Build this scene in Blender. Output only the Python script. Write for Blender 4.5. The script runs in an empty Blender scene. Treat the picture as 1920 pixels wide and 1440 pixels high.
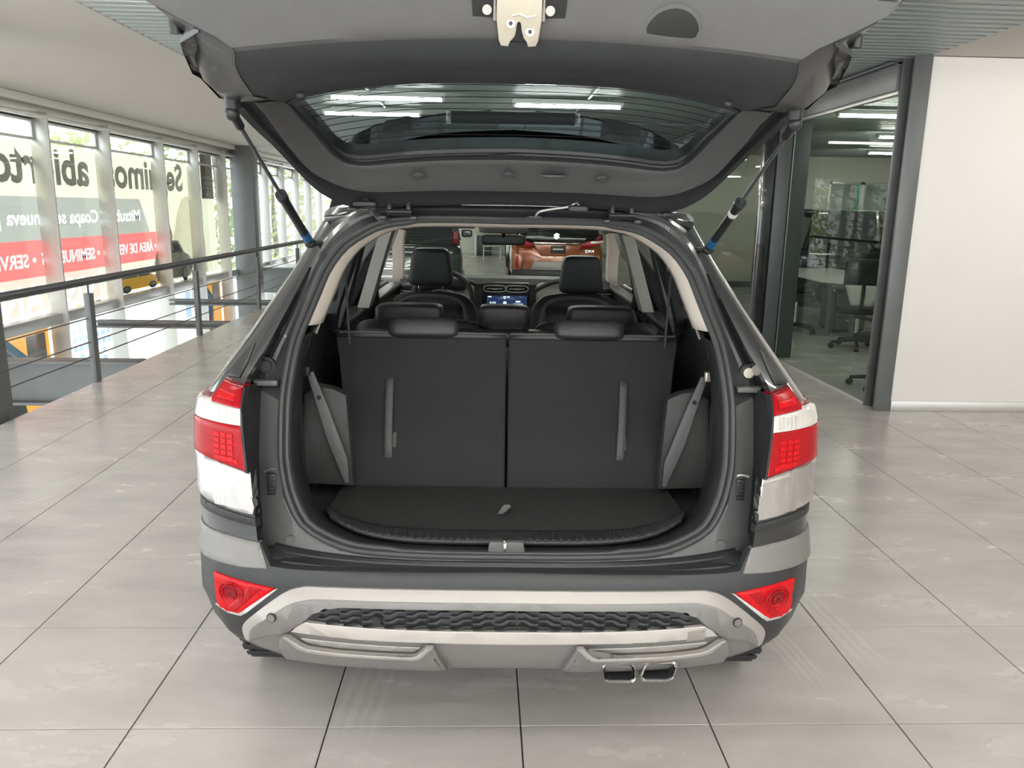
import bpy, bmesh, math, random
from math import sin, cos, pi, radians, hypot, atan2
from mathutils import Vector, Matrix
from mathutils.geometry import delaunay_2d_cdt
random.seed(7)
SC = bpy.context.scene
COL = SC.collection

# ------------------------------------------------------------------ camera, sky, exposure
def make_camera():
    f, pitch, yaw, roll, H = 1479.4, .2192, .0379, -.0176, 1.581
    cy, sy, cp, sp = cos(yaw), sin(yaw), cos(pitch), sin(pitch)
    fwd = Vector((sy*cp, cy*cp, -sp)); r = Vector((cy, -sy, 0)); d = fwd.cross(r)
    r2 = r*cos(roll) + d*sin(roll); d2 = d*cos(roll) - r*sin(roll)
    cam = bpy.data.cameras.new('camera'); cam.sensor_width = 36; cam.sensor_fit = 'HORIZONTAL'
    cam.lens = f/1920*36; cam.clip_start = .05; cam.clip_end = 300
    o = bpy.data.objects.new('camera', cam); COL.objects.link(o)
    m = Matrix((r2, -d2, -fwd)).transposed().to_4x4(); m.translation = Vector((0, 0, H))
    o.matrix_world = m; SC.camera = o
make_camera()
WD = bpy.data.worlds.new('world'); SC.world = WD; WD.use_nodes = True
wb = WD.node_tree.nodes['Background']
wb.inputs[0].default_value = (.93, .97, 1.0, 1); wb.inputs[1].default_value = 2.6
SC.view_settings.view_transform = 'Standard'; SC.view_settings.look = 'None'
SC.view_settings.gamma = 1; SC.view_settings.use_curve_mapping = False
SC.view_settings.exposure = 0.68
SC.cycles.max_bounces = 10; SC.cycles.transparent_max_bounces = 24
SC.cycles.diffuse_bounces = 5; SC.cycles.glossy_bounces = 5; SC.cycles.transmission_bounces = 8
SC.cycles.sample_clamp_indirect = 8; SC.cycles.use_denoising = True
TUBE_STRENGTH = 40.0

# ------------------------------------------------------------------ materials
MATS = {}
def mat(name, col, rough=.5, metal=0, var=0.0, scale=8, bump=0.0, bscale=None, coat=0, spec=None, emit=None, transl=None, stretch=None):
    if name in MATS: return MATS[name]
    m = bpy.data.materials.new(name); m.use_nodes = True; nt = m.node_tree; N = nt.nodes; Lk = nt.links
    p = N['Principled BSDF']; c = (*col, 1)
    p.inputs['Base Color'].default_value = c; p.inputs['Roughness'].default_value = rough
    p.inputs['Metallic'].default_value = metal
    if coat: p.inputs['Coat Weight'].default_value = coat; p.inputs['Coat Roughness'].default_value = .03
    if spec is not None: p.inputs['Specular IOR Level'].default_value = spec
    if emit: p.inputs['Emission Color'].default_value = (*emit[0], 1); p.inputs['Emission Strength'].default_value = emit[1]
    tc = N.new('ShaderNodeTexCoord'); src = tc.outputs['Object']
    if stretch:
        mp = N.new('ShaderNodeMapping'); mp.inputs['Scale'].default_value = stretch
        Lk.new(src, mp.inputs['Vector']); src = mp.outputs['Vector']
    v = max(var, .02)
    nz = N.new('ShaderNodeTexNoise'); nz.inputs['Scale'].default_value = scale; nz.inputs['Detail'].default_value = 5
    Lk.new(src, nz.inputs['Vector'])
    mx = N.new('ShaderNodeMix'); mx.data_type = 'RGBA'
    mx.inputs['A'].default_value = tuple(x*(1-v) for x in col)+(1,)
    mx.inputs['B'].default_value = tuple(min(1, x*(1+v)) for x in col)+(1,)
    Lk.new(nz.outputs['Fac'], mx.inputs['Factor']); Lk.new(mx.outputs['Result'], p.inputs['Base Color'])
    if bump:
        n2 = N.new('ShaderNodeTexNoise'); n2.inputs['Scale'].default_value = bscale or scale*6; n2.inputs['Detail'].default_value = 3
        Lk.new(src, n2.inputs['Vector'])
        b = N.new('ShaderNodeBump'); b.inputs['Strength'].default_value = bump; b.inputs['Distance'].default_value = .01
        Lk.new(n2.outputs['Fac'], b.inputs['Height']); Lk.new(b.outputs['Normal'], p.inputs['Normal'])
    if transl:
        out = N['Material Output']; t = N.new('ShaderNodeBsdfTranslucent'); Lk.new(mx.outputs['Result'], t.inputs['Color'])
        ms = N.new('ShaderNodeMixShader'); ms.inputs[0].default_value = transl
        Lk.new(p.outputs[0], ms.inputs[1]); Lk.new(t.outputs[0], ms.inputs[2]); Lk.new(ms.outputs[0], out.inputs['Surface'])
    MATS[name] = m; return m
def glass(name, tint, refl=1.0, rough=0.0):
    if name in MATS: return MATS[name]
    m = bpy.data.materials.new(name); m.use_nodes = True; nt = m.node_tree; N = nt.nodes; Lk = nt.links
    N.remove(N['Principled BSDF']); out = N['Material Output']
    tr = N.new('ShaderNodeBsdfTransparent'); gl = N.new('ShaderNodeBsdfGlossy'); gl.inputs['Roughness'].default_value = rough
    nz = N.new('ShaderNodeTexNoise'); nz.inputs['Scale'].default_value = 2.0
    mx = N.new('ShaderNodeMix'); mx.data_type = 'RGBA'
    mx.inputs['A'].default_value = (*[x*.98 for x in tint], 1); mx.inputs['B'].default_value = (*tint, 1)
    Lk.new(nz.outputs['Fac'], mx.inputs['Factor']); Lk.new(mx.outputs['Result'], tr.inputs['Color'])
    lw = N.new('ShaderNodeLayerWeight'); lw.inputs['Blend'].default_value = .5
    pw = N.new('ShaderNodeMath'); pw.operation = 'POWER'; pw.inputs[1].default_value = 5; Lk.new(lw.outputs['Facing'], pw.inputs[0])
    ma = N.new('ShaderNodeMath'); ma.operation = 'MULTIPLY_ADD'; ma.inputs[1].default_value = .96; ma.inputs[2].default_value = .04; Lk.new(pw.outputs[0], ma.inputs[0])
    mu = N.new('ShaderNodeMath'); mu.operation = 'MULTIPLY'; mu.inputs[1].default_value = refl; mu.use_clamp = True
    Lk.new(ma.outputs[0], mu.inputs[0])
    ms = N.new('ShaderNodeMixShader'); Lk.new(mu.outputs[0], ms.inputs[0]); Lk.new(tr.outputs[0], ms.inputs[1]); Lk.new(gl.outputs[0], ms.inputs[2])
    Lk.new(ms.outputs[0], out.inputs['Surface'])
    MATS[name] = m; return m

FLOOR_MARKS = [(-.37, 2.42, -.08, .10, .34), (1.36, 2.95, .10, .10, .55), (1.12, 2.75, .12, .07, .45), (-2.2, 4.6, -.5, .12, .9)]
def floor_mat():
    m = mat('porcelain tile', (.52, .497, .468), .36)
    nt = m.node_tree; N = nt.nodes; Lk = nt.links; p = N['Principled BSDF']
    g = N.new('ShaderNodeNewGeometry')
    n1 = N.new('ShaderNodeTexNoise'); n1.inputs['Scale'].default_value = 1.6; n1.inputs['Detail'].default_value = 7; n1.inputs['Roughness'].default_value = .6
    mp = N.new('ShaderNodeMapping'); mp.inputs['Scale'].default_value = (1, 2.4, 1); mp.inputs['Rotation'].default_value = (0, 0, .5)
    Lk.new(g.outputs['Position'], mp.inputs['Vector']); Lk.new(mp.outputs['Vector'], n1.inputs['Vector'])
    r1 = N.new('ShaderNodeValToRGB'); e = r1.color_ramp.elements
    e[0].position = .3; e[0].color = (.47, .44, .418, 1); e[1].position = .72; e[1].color = (.625, .588, .56, 1)
    Lk.new(n1.outputs['Fac'], r1.inputs['Fac'])
    n2 = N.new('ShaderNodeTexNoise'); n2.inputs['Scale'].default_value = 5; n2.inputs['Detail'].default_value = 9; n2.inputs['Roughness'].default_value = .75; n2.inputs['Distortion'].default_value = .8
    Lk.new(mp.outputs['Vector'], n2.inputs['Vector'])
    r2 = N.new('ShaderNodeValToRGB'); e = r2.color_ramp.elements
    e[0].position = .56; e[0].color = (0, 0, 0, 1); e[1].position = .74; e[1].color = (1, 1, 1, 1)
    Lk.new(n2.outputs['Fac'], r2.inputs['Fac'])
    mx = N.new('ShaderNodeMix'); mx.data_type = 'RGBA'; mx.inputs['B'].default_value = (.68, .66, .62, 1)
    mu = N.new('ShaderNodeMath'); mu.operation = 'MULTIPLY'; mu.inputs[1].default_value = .30
    Lk.new(r2.outputs['Color'], mu.inputs[0]); Lk.new(mu.outputs[0], mx.inputs['Factor'])
    Lk.new(r1.outputs['Color'], mx.inputs['A']); Lk.new(mx.outputs['Result'], p.inputs['Base Color'])
    col = mx.outputs['Result']
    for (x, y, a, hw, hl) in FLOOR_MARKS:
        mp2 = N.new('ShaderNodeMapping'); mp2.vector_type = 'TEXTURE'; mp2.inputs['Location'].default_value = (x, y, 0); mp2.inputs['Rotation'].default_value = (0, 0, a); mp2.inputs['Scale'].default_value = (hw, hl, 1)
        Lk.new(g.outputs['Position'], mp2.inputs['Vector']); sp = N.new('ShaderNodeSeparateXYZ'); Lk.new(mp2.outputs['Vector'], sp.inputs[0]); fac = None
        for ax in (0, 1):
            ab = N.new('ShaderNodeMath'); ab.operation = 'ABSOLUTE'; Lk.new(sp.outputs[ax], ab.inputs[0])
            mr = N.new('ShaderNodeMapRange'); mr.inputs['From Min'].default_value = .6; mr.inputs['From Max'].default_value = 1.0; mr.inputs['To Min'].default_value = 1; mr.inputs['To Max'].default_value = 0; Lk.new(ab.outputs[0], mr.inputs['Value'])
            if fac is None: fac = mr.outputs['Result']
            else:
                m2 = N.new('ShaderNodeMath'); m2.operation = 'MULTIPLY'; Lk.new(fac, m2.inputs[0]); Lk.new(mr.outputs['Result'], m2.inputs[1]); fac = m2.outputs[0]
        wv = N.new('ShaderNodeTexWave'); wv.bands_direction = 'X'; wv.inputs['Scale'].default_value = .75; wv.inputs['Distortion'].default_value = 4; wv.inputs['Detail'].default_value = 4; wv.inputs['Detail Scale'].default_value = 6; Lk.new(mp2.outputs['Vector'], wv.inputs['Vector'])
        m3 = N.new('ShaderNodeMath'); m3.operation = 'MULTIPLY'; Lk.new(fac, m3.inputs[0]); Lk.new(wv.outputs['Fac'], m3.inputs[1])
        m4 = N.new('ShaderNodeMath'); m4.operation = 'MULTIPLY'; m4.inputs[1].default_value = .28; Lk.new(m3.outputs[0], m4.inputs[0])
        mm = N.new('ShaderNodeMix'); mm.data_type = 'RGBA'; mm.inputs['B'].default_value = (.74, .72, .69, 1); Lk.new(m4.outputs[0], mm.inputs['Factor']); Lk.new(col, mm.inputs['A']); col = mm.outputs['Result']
    Lk.new(col, p.inputs['Base Color'])
    rr = N.new('ShaderNodeMapRange'); rr.inputs['To Min'].default_value = .17; rr.inputs['To Max'].default_value = .34
    Lk.new(n1.outputs['Fac'], rr.inputs['Value']); Lk.new(rr.outputs['Result'], p.inputs['Roughness'])
    return m

M_floor = floor_mat()
M_grout = mat('dark grout', (.055, .05, .047), .9)
M_deck = mat('galvanised deck', (.36, .40, .39), .45, .25, .12, 3, .15, 60)
M_gyp = mat('beige plaster', (.58, .555, .52), .85, 0, .03, 2)
M_white = mat('white wall paint', (.88, .855, .81), .7, 0, .02, 2)
M_cream = mat('cream wall paint', (.70, .69, .60), .7, 0, .03, 1.5)
M_alu = mat('brushed aluminium', (.66, .65, .62), .38, .55, .05, 12)
M_green = mat('green window edge', (.02, .42, .26), .4, 0, .05, 8)
M_alud = mat('window aluminium', (.55, .55, .53), .4, .5, .05, 10)
M_steel = mat('painted steel', (.085, .093, .097), .42, .3, .15, 5)
M_steelg = mat('grey painted steel', (.17, .175, .175), .42, .3, .12, 5)
M_black = mat('black gloss paint', (.012, .013, .014), .22, 0, .05, 5, coat=1.0)
M_inner = mat('black painted inner metal', (.036, .037, .038), .36, 0, .1, 5, coat=.2)
M_trim = mat('grey plastic trim', (.095, .095, .094), .42, 0, .08, 30, .12, 500)
M_trimd = mat('dark plastic trim', (.024, .025, .026), .5, 0, .08, 30, .15, 500)
M_rubber = mat('seal rubber', (.04, .041, .042), .5, 0, .08, 20)
M_bump = mat('dark grey bumper plastic', (.026, .027, .028), .42, 0, .05, 8, .05, 300)
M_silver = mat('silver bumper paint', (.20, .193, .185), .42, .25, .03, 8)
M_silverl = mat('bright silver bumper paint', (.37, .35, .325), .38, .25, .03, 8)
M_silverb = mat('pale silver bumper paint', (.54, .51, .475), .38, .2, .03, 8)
M_chrome = mat('chrome', (.80, .80, .80), .07, 1, .02, 5)
M_exh = mat('worn exhaust metal', (.62, .61, .59), .22, 1, .12, 25)
M_beige = mat('beige interior trim', (.78, .70, .61), .75, 0, .04, 20)
M_greyt = mat('pale grey interior trim', (.37, .35, .32), .75, 0, .05, 20)
M_liner = mat('grey headliner cloth', (.22, .21, .19), .9, 0, .08, 60)
M_carpet = mat('black boot carpet', (.026, .027, .027), .95, 0, .35, 160, .5, 700)
M_leather = mat('black leather', (.024, .025, .027), .42, 0, .1, 20, .18, 260)
M_dash = mat('dark dashboard plastic', (.05, .052, .05), .55, 0, .06, 30)
M_dashl = mat('light dashboard plastic', (.40, .39, .34), .6, 0, .04, 30)
M_cargop = mat('scuffed grey boot panel', (.040, .039, .038), .5, 0, .15, 25, .15, 400)
M_web = mat('seat belt webbing', (.04, .04, .04), .7, 0, .1, 60)
M_strap = mat('grey pull strap', (.085, .085, .085), .75, 0, .1, 60)
M_red = mat('red lens', (.34, .005, .010), .2, 0, .3, 60, spec=.25)
M_redd = mat('dark red lens', (.14, .004, .008), .2, 0, .2, 60, spec=.3)
M_redb = mat('bright red lens', (.50, .006, .010), .2, 0, .3, 90, spec=.25)
M_clear = mat('clear lens', (.72, .69, .63), .12, .2, .1, 40, coat=1)
M_blackp = mat('black plastic', (.018, .019, .02), .38, 0, .06, 20)
M_tyre = mat('tyre rubber', (.025, .025, .025), .75, 0, .1, 20)
M_rim = mat('alloy rim', (.35, .35, .35), .3, .9, .05, 8)
M_zinc = mat('zinc plated steel', (.74, .70, .58), .3, .75, .08, 15)
M_blue = mat('blue strut sleeve', (.02, .12, .30), .4, 0, .05, 10)
M_screen = mat('display glass', (.012, .02, .05), .1, 0, .05, 3, emit=((.02, .04, .10), .6))
M_icon = mat('lit display symbols', (.8, .85, .9), .4, 0, .02, 3, emit=((.8, .88, 1), 1.0))
M_lit = mat('lit tube', (1, 1, 1), .5, 0, .02, 2, emit=((1, .965, .915), TUBE_STRENGTH))
M_tube = mat('white lamp housing', (.75, .75, .72), .5, 0, .03, 5)
G_clear = glass('clear glass', (.93, .96, .95), 1.0)
G_part = glass('partition glass', (.86, .91, .87), .25)
G_tint = glass('tailgate privacy glass', (.58, .64, .64), .5)
G_side = glass('side window glass', (.50, .54, .53), .9)
G_shield = glass('windshield glass', (.85, .91, .86), .6)

# ------------------------------------------------------------------ mesh helpers
class MB:
    def __init__(s): s.bm = bmesh.new()
    def box(s, c, d, rz=0, bev=0, rx=0, ry=0, seg=2):
        r = bmesh.ops.create_cube(s.bm, size=1); vs = r['verts']
        m = Matrix.Translation(Vector(c)) @ Matrix.Rotation(rz, 4, 'Z') @ Matrix.Rotation(ry, 4, 'Y') @ Matrix.Rotation(rx, 4, 'X') @ Matrix.Diagonal((*d, 1))
        bmesh.ops.transform(s.bm, matrix=m, verts=vs)
        if bev:
            es = list({e for v in vs for e in v.link_edges})
            bmesh.ops.bevel(s.bm, geom=es, offset=min(bev, min(d)*.45), segments=seg, affect='EDGES', profile=.5)
        return s
    def tube(s, pts, r, n=10, caps=True, closed=False):
        pts = [Vector(p) for p in pts]; N = len(pts); rings = []
        up = None
        for i, p in enumerate(pts):
            a = pts[(i-1) % N] if (closed or i > 0) else p
            b = pts[(i+1) % N] if (closed or i < N-1) else p
            t = (b-a).normalized()
            if up is None:
                up = Vector((0, 0, 1)) if abs(t.z) < .9 else Vector((1, 0, 0))
            x = t.cross(up)
            if x.length < 1e-4: x = t.cross(Vector((0, 1, .1)))
            x.normalize(); y = x.cross(t).normalized(); up = y
            rad = r[i] if isinstance(r, (list, tuple)) else r
            rings.append([s.bm.verts.new(p + (x*cos(2*pi*k/n) + y*sin(2*pi*k/n))*rad) for k in range(n)])
        m = N if closed else N-1
        for i in range(m):
            A, B = rings[i], rings[(i+1) % N]
            for k in range(n): s.bm.faces.new((A[k], A[(k+1) % n], B[(k+1) % n], B[k]))
        if caps and not closed:
            s.bm.faces.new(rings[0][::-1]); s.bm.faces.new(rings[-1])
        return s
    def cyl(s, a, b, r, n=16): return s.tube([a, b], r, n)
    def loops(s, L, closed=True, capa=False, capb=False, flip=False):
        R = [[s.bm.verts.new(p) for p in l] for l in L]; n = len(R[0])
        for A, B in zip(R[:-1], R[1:]):
            for k in range(n if closed else n-1):
                q = (A[k], A[(k+1) % n], B[(k+1) % n], B[k])
                s.bm.faces.new(q[::-1] if flip else q)
        if capa: s.bm.faces.new(R[0][::-1])
        if capb: s.bm.faces.new(R[-1])
        return s
    def grid(s, fn, nu, nv):
        return s.loops([[fn(i/nu, j/nv) for i in range(nu+1)] for j in range(nv+1)], closed=False)
    def prism(s, poly, O, U, V, depth, bev=0, seg=2):
        O, U, V = Vector(O), Vector(U), Vector(V); W = U.cross(V).normalized()*depth
        a = [s.bm.verts.new(O+U*p[0]+V*p[1]) for p in poly]; b = [s.bm.verts.new(v.co+W) for v in a]; n = len(a)
        fs = [s.bm.faces.new(a[::-1]), s.bm.faces.new(b)]
        for k in range(n): fs.append(s.bm.faces.new((a[k], a[(k+1) % n], b[(k+1) % n], b[k])))
        if bev:
            es = list({e for f in fs[:2] for e in f.edges})
            bmesh.ops.bevel(s.bm, geom=es, offset=bev, segments=seg, affect='EDGES', profile=.5)
        return s
    def sq(s, c, d, e1=.4, e2=.4, nu=28, nv=14, rx=0, rz=0, fn=None):   # rounded cushion
        def pw(v, e): return math.copysign(abs(v)**e, v)
        m = Matrix.Translation(Vector(c)) @ Matrix.Rotation(rz, 4, 'Z') @ Matrix.Rotation(rx, 4, 'X')
        L = []
        for j in range(nv+1):
            ph = -pi/2+pi*j/nv; row = []
            for i in range(nu):
                th = 2*pi*i/nu
                p = Vector((d[0]/2*pw(cos(ph), e1)*pw(cos(th), e2), d[1]/2*pw(cos(ph), e1)*pw(sin(th), e2), d[2]/2*pw(sin(ph), e1)))
                if fn: p = Vector(fn(p))
                row.append(m @ p)
            L.append(row)
        s.loops(L, True); bmesh.ops.remove_doubles(s.bm, verts=s.bm.verts, dist=1e-5); return s
    def build(s, name, m, parent=None, smooth=True, ang=38, props=None, recalc=True):
        if recalc: bmesh.ops.recalc_face_normals(s.bm, faces=s.bm.faces)
        if smooth:
            for f in s.bm.faces: f.smooth = True
            for e in s.bm.edges:
                if len(e.link_faces) == 2 and e.calc_face_angle(0) > radians(ang): e.smooth = False
        me = bpy.data.meshes.new(name); s.bm.to_mesh(me); s.bm.free(); me.materials.append(m)
        return link(name, me, parent, props)
def link(name, data, parent=None, props=None):
    o = bpy.data.objects.new(name, data); COL.objects.link(o)
    if parent: o.parent = parent
    for k, v in (props or {}).items(): o[k] = v
    return o
def thing(name, label, cat, loc=(0, 0, 0), rz=0, group=None):
    o = bpy.data.objects.new(name, None); COL.objects.link(o); o.location = loc; o.rotation_euler = (0, 0, rz); o.empty_display_size = .1
    o['label'] = label; o['category'] = cat
    if group: o['group'] = group
    return o
def tag(o, label, cat, group=None):
    o['label'] = label; o['category'] = cat
    if group: o['group'] = group
    return o
def struct(o): o['kind'] = 'structure'; return o
def copy_tree(o, parent=None):
    c = o.copy(); COL.objects.link(c)
    if parent: c.parent = parent
    for ch in list(o.children): copy_tree(ch, c)
    return c
def crom(P, n=6, closed=False):     # smooth a polyline
    P = [Vector(p) for p in P]; N = len(P); out = []
    for i in range(N if closed else N-1):
        a = P[(i-1) % N] if (closed or i > 0) else P[i]; b = P[i]; c = P[(i+1) % N]; d = P[(i+2) % N] if (closed or i < N-2) else c
        for k in range(n):
            t = k/n
            out.append(.5*((2*b)+(c-a)*t+(2*a-5*b+4*c-d)*t*t+(3*b-3*c+d-a)*t**3))
    if not closed: out.append(P[-1])
    return out
def resample(P, n):
    P = [Vector(p) for p in P]; L = [0]
    for a, b in zip(P[:-1], P[1:]): L.append(L[-1]+(b-a).length)
    out = []; j = 0
    for i in range(n):
        t = L[-1]*i/(n-1)
        while j < len(L)-2 and L[j+1] < t: j += 1
        u = (t-L[j])/max(1e-9, L[j+1]-L[j]); out.append(P[j].lerp(P[j+1], min(1, u)))
    return out
def text_mesh(s, width=None, height=None, bold=.0, align='LEFT'):
    cu = bpy.data.curves.new('lettering', 'FONT'); cu.body = s; cu.size = 1; cu.offset = bold; cu.resolution_u = 3
    o = bpy.data.objects.new('lettering', cu); COL.objects.link(o)
    dg = bpy.context.evaluated_depsgraph_get(); me = bpy.data.meshes.new_from_object(o.evaluated_get(dg))
    bpy.data.objects.remove(o)
    xs = [v.co.x for v in me.vertices]; ys = [v.co.y for v in me.vertices]
    x0, x1 = min(xs), max(xs)
    sx = width/(x1-x0) if width else None
    sy = height/.73 if height else sx
    if sx is None: sx = sy
    for v in me.vertices: v.co.x = (v.co.x-(x0 if align == 'LEFT' else (x0+x1)/2))*sx; v.co.y *= sy
    return me
def text(name, s, m, O, U, V, parent, width=None, height=None, bold=.0, align='LEFT', props=None):
    me = text_mesh(s, width, height, bold, align); O, U, V = Vector(O), Vector(U), Vector(V)
    for v in me.vertices: v.co = O+U*v.co.x+V*v.co.y
    me.materials.clear(); me.materials.append(m)
    return link(name, me, parent, props)

# ------------------------------------------------------------------ room shell
def build_floor():
    T, gap = .6, .0050; X0, Y0 = -1.0719, 2.1732
    xl, xr, ya, yb = -3.46, 9.6, -6.0, 27.6
    b = MB(); b.box(((xl+xr)/2, (ya+yb)/2, -.08), (xr-xl, yb-ya, .15)); fl = struct(b.build('floor', M_grout))
    cells = []
    i0 = math.floor((xl-X0)/T); i1 = math.ceil((xr-X0)/T); j0 = math.floor((ya-Y0)/T); j1 = math.ceil((yb-Y0)/T)
    for i in range(i0, i1):
        for j in range(j0, j1):
            x, y = X0+i*T, Y0+j*T; a, c = max(x, xl), min(x+T, xr); d, e = max(y, ya), min(y+T, yb)
            if c-a > .02 and e-d > .02: cells.append((a, c, d, e))
    def tile(b, a, c, d, e):
        a += gap/2; c -= gap/2; d += gap/2; e -= gap/2; k = .0006
        lo = [(a, d), (c, d), (c, e), (a, e)]; up = [(a+k, d+k), (c-k, d+k), (c-k, e-k), (a+k, e-k)]
        b.loops([[(x, y, -.012) for x, y in lo], [(x, y, -.001) for x, y in lo], [(x, y, 0) for x, y in up]], True, capb=True)
    def seen(q):
        x, y = (q[0]+q[1])/2, (q[2]+q[3])/2
        if y < .9 or abs(x-.04*y) > .68*y+.5: return 99
        if -1.0 < x < 1.2 and 2.9 < y < 6.2: return 90
        return hypot(x, y)
    cells.sort(key=seen); shared = {}
    for q in cells[:300]:
        key = (round(q[1]-q[0], 3), round(q[3]-q[2], 3))
        if key not in shared:
            b = MB(); tile(b, 0, q[1]-q[0], 0, q[3]-q[2]); o = b.build('floor_tile', M_floor, fl, smooth=False); shared[key] = o.data
        else: o = link('floor_tile', shared[key], fl)
        o.location = (q[0], q[2], 0)
    b = MB()
    for q in cells[300:]: tile(b, *q)
    o = b.build('floor_tile', M_floor, fl, smooth=False); o['kind'] = 'stuff'
    b = MB(); b.box((xl+.004, (ya+yb)/2, -.16), (.03, yb-ya, .30)); b.build('slab_edge', M_steelg, fl)
build_floor()

def build_ceiling():
    # corrugated steel deck, ribs running across the room
    xa, xb, ya, yb, z0, z1 = -2.48, 9.6, -6.0, 27.6, 2.755, 2.785
    b = MB(); p = .11; n = int((yb-ya)/p); prof = []
    for i in range(n):
        y = ya+i*p; prof += [(y, z0), (y+.062, z0), (y+.074, z1), (y+.098, z1)]
    prof.append((ya+n*p, z0))
    b.loops([[(xa, y, z) for y, z in prof], [(xb, y, z) for y, z in prof]], closed=False)
    b.box(((xa+xb)/2, (ya+yb)/2, 2.95), (xb-xa, yb-ya, .2))
    c = struct(b.build('ceiling', M_deck, None, ang=20))
    b = MB(); b.box(((-5.25-2.48)/2, (ya+yb)/2, 2.77), (-2.48+5.25, yb-ya, .035)); b.build('soffit_panel', M_gyp, c)
    b = MB(); b.box(((3.345+9.6)/2, (ya+6.2)/2, 2.77), (9.6-3.345, 6.2-ya, .035)); b.build('soffit_panel', M_gyp, c)
    for x in (-1.2, 1.1):
        b = MB(); b.tube([(x, 3, 2.735), (x, 14, 2.735)], .012, 8); b.build('conduit', M_deck, c)
    b = MB(); b.tube([(-2.4, 11.2, 2.735), (3.1, 11.2, 2.735)], .014, 8); b.build('conduit', M_deck, c)
build_ceiling()

def build_walls():
    b = MB(); b.box(((3.362+9.6)/2, 6.27, 1.375), (9.6-3.362, .12, 2.75), bev=.003); w = struct(b.build('wall_right', M_white))
    b = MB(); b.box(((3.362+9.6)/2, 6.203, .043), (9.6-3.362, .014, .085), bev=.003); struct(b.build('baseboard_right', M_alu))
    b = MB(); b.box((2.57, 27.65, 1.375), (12.06, .1, 2.75)); w = struct(b.build('wall_front', M_cream))
    b = MB(); b.box((2.57, 27.59, .05), (12.06, .015, .10), bev=.003); struct(b.build('baseboard_front', M_alud))
    b = MB(); b.box((9.65, 10.8, 1.375), (.1, 33.6, 2.75)); struct(b.build('wall_office', M_cream))
    b = MB(); b.box((5.27, 17.05, 1.375), (4.06, .1, 2.75)); b.box((8.45, 17.05, .5), (2.3, .1, 1.0)); b.box((8.45, 17.05, 2.5), (2.3, .1, .5))
    struct(b.build('wall_back', M_cream))
    b = MB(); b.box((6.4, 16.99, .06), (6.3, .02, .12), bev=.003); struct(b.build('baseboard_back', M_steelg))
    for k, (x0, x1, m) in enumerate(((7.3, 8.02, M_green), (8.02, 8.8, M_alu), (8.8, 9.6, M_alu))):
        b = MB()
        for x in (x0+.03, x1-.03): b.box((x, 17.03, 1.625), (.06, .08, 1.25), bev=.004)
        for z in (1.03, 2.22): b.box(((x0+x1)/2, 17.03, z), (x1-x0, .08, .06), bev=.004)
        w = struct(b.build('window_%d' % (30+k), m if k else M_alu))
        if k == 0:
            b = MB(); b.box((x1-.09, 17.02, 1.625), (.05, .06, 1.13), bev=.004); b.build('green_edge', M_green, w)
        b = MB(); b.box(((x0+x1)/2, 17.05, 1.625), (x1-x0-.1, .01, 1.15)); b.build('pane', G_clear, w)
    # unseen rear wall added to hold back daylight, its openings widened to brighten floor
    b = MB(); b.box((3.07, -6.05, .10), (13.1, .1, .20)); b.box((3.07, -6.05, 2.62), (13.1, .1, .26))
    for x in (-3.3, -1.2, .9, 3.0, 5.1, 7.2, 9.4): b.box((x, -6.05, 1.4), (.10 if -3 < x < 9 else .4, .1, 2.7))
    struct(b.build('wall_rear_unseen', M_cream))
build_walls()

# ------------------------------------------------------------------ left glazing: a window per bay
GX = -5.4
FY = [5.3, 6.87, 8.44, 10.0, 11.57, 13.45, 15.03, 16.58, 18.15, 19.72, 21.3, 22.9, 24.5, 26.1, 27.6]
def build_windows():
    for k in range(len(FY)-1):
        y0, y1 = FY[k], FY[k+1]; ym = (y0+y1)/2
        b = MB(); b.box((GX+.10, y0, .0), (.22, .028, 5.2), bev=.003); w = struct(b.build('window_%d' % (k+1), M_alu))
        b = MB(); b.box((GX, ym, 1.43), (.012, y1-y0-.05, 2.33)); b.build('pane', G_clear, w)
        b = MB(); b.box((GX, ym, -1.35), (.012, y1-y0-.05, 2.9)); b.build('pane', G_clear, w)
        b = MB(); b.box((GX+.06, ym, .14), (.16, y1-y0-.05, .13), bev=.004); b.build('transom', M_alud, w)
        b = MB(); b.box((GX+.02, ym, 2.50), (.06, y1-y0-.05, .03), bev=.003); b.build('glazing_bar', M_alu, w)
        b = MB(); b.box((GX+.02, ym, 2.29), (.06, y1-y0-.05, .03), bev=.003)
        for yy in (y0+.04, y1-.04): b.box((GX+.02, yy, 2.4), (.05, .03, .22), bev=.002)
        b.build('vent_frame', M_alu, w)
    b = MB(); b.box((GX+.05, 10.8, 2.62), (.10, 33.6, .20), bev=.004); b.box((GX+.11, 10.8, 2.54), (.22, 33.6, .04), bev=.003); struct(b.build('trim_1', M_alu))
    b = MB(); b.box((GX+.08, 10.8, 2.705), (.30, 33.6, .09), bev=.01); struct(b.build('trim_2', M_white))
build_windows()

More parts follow.
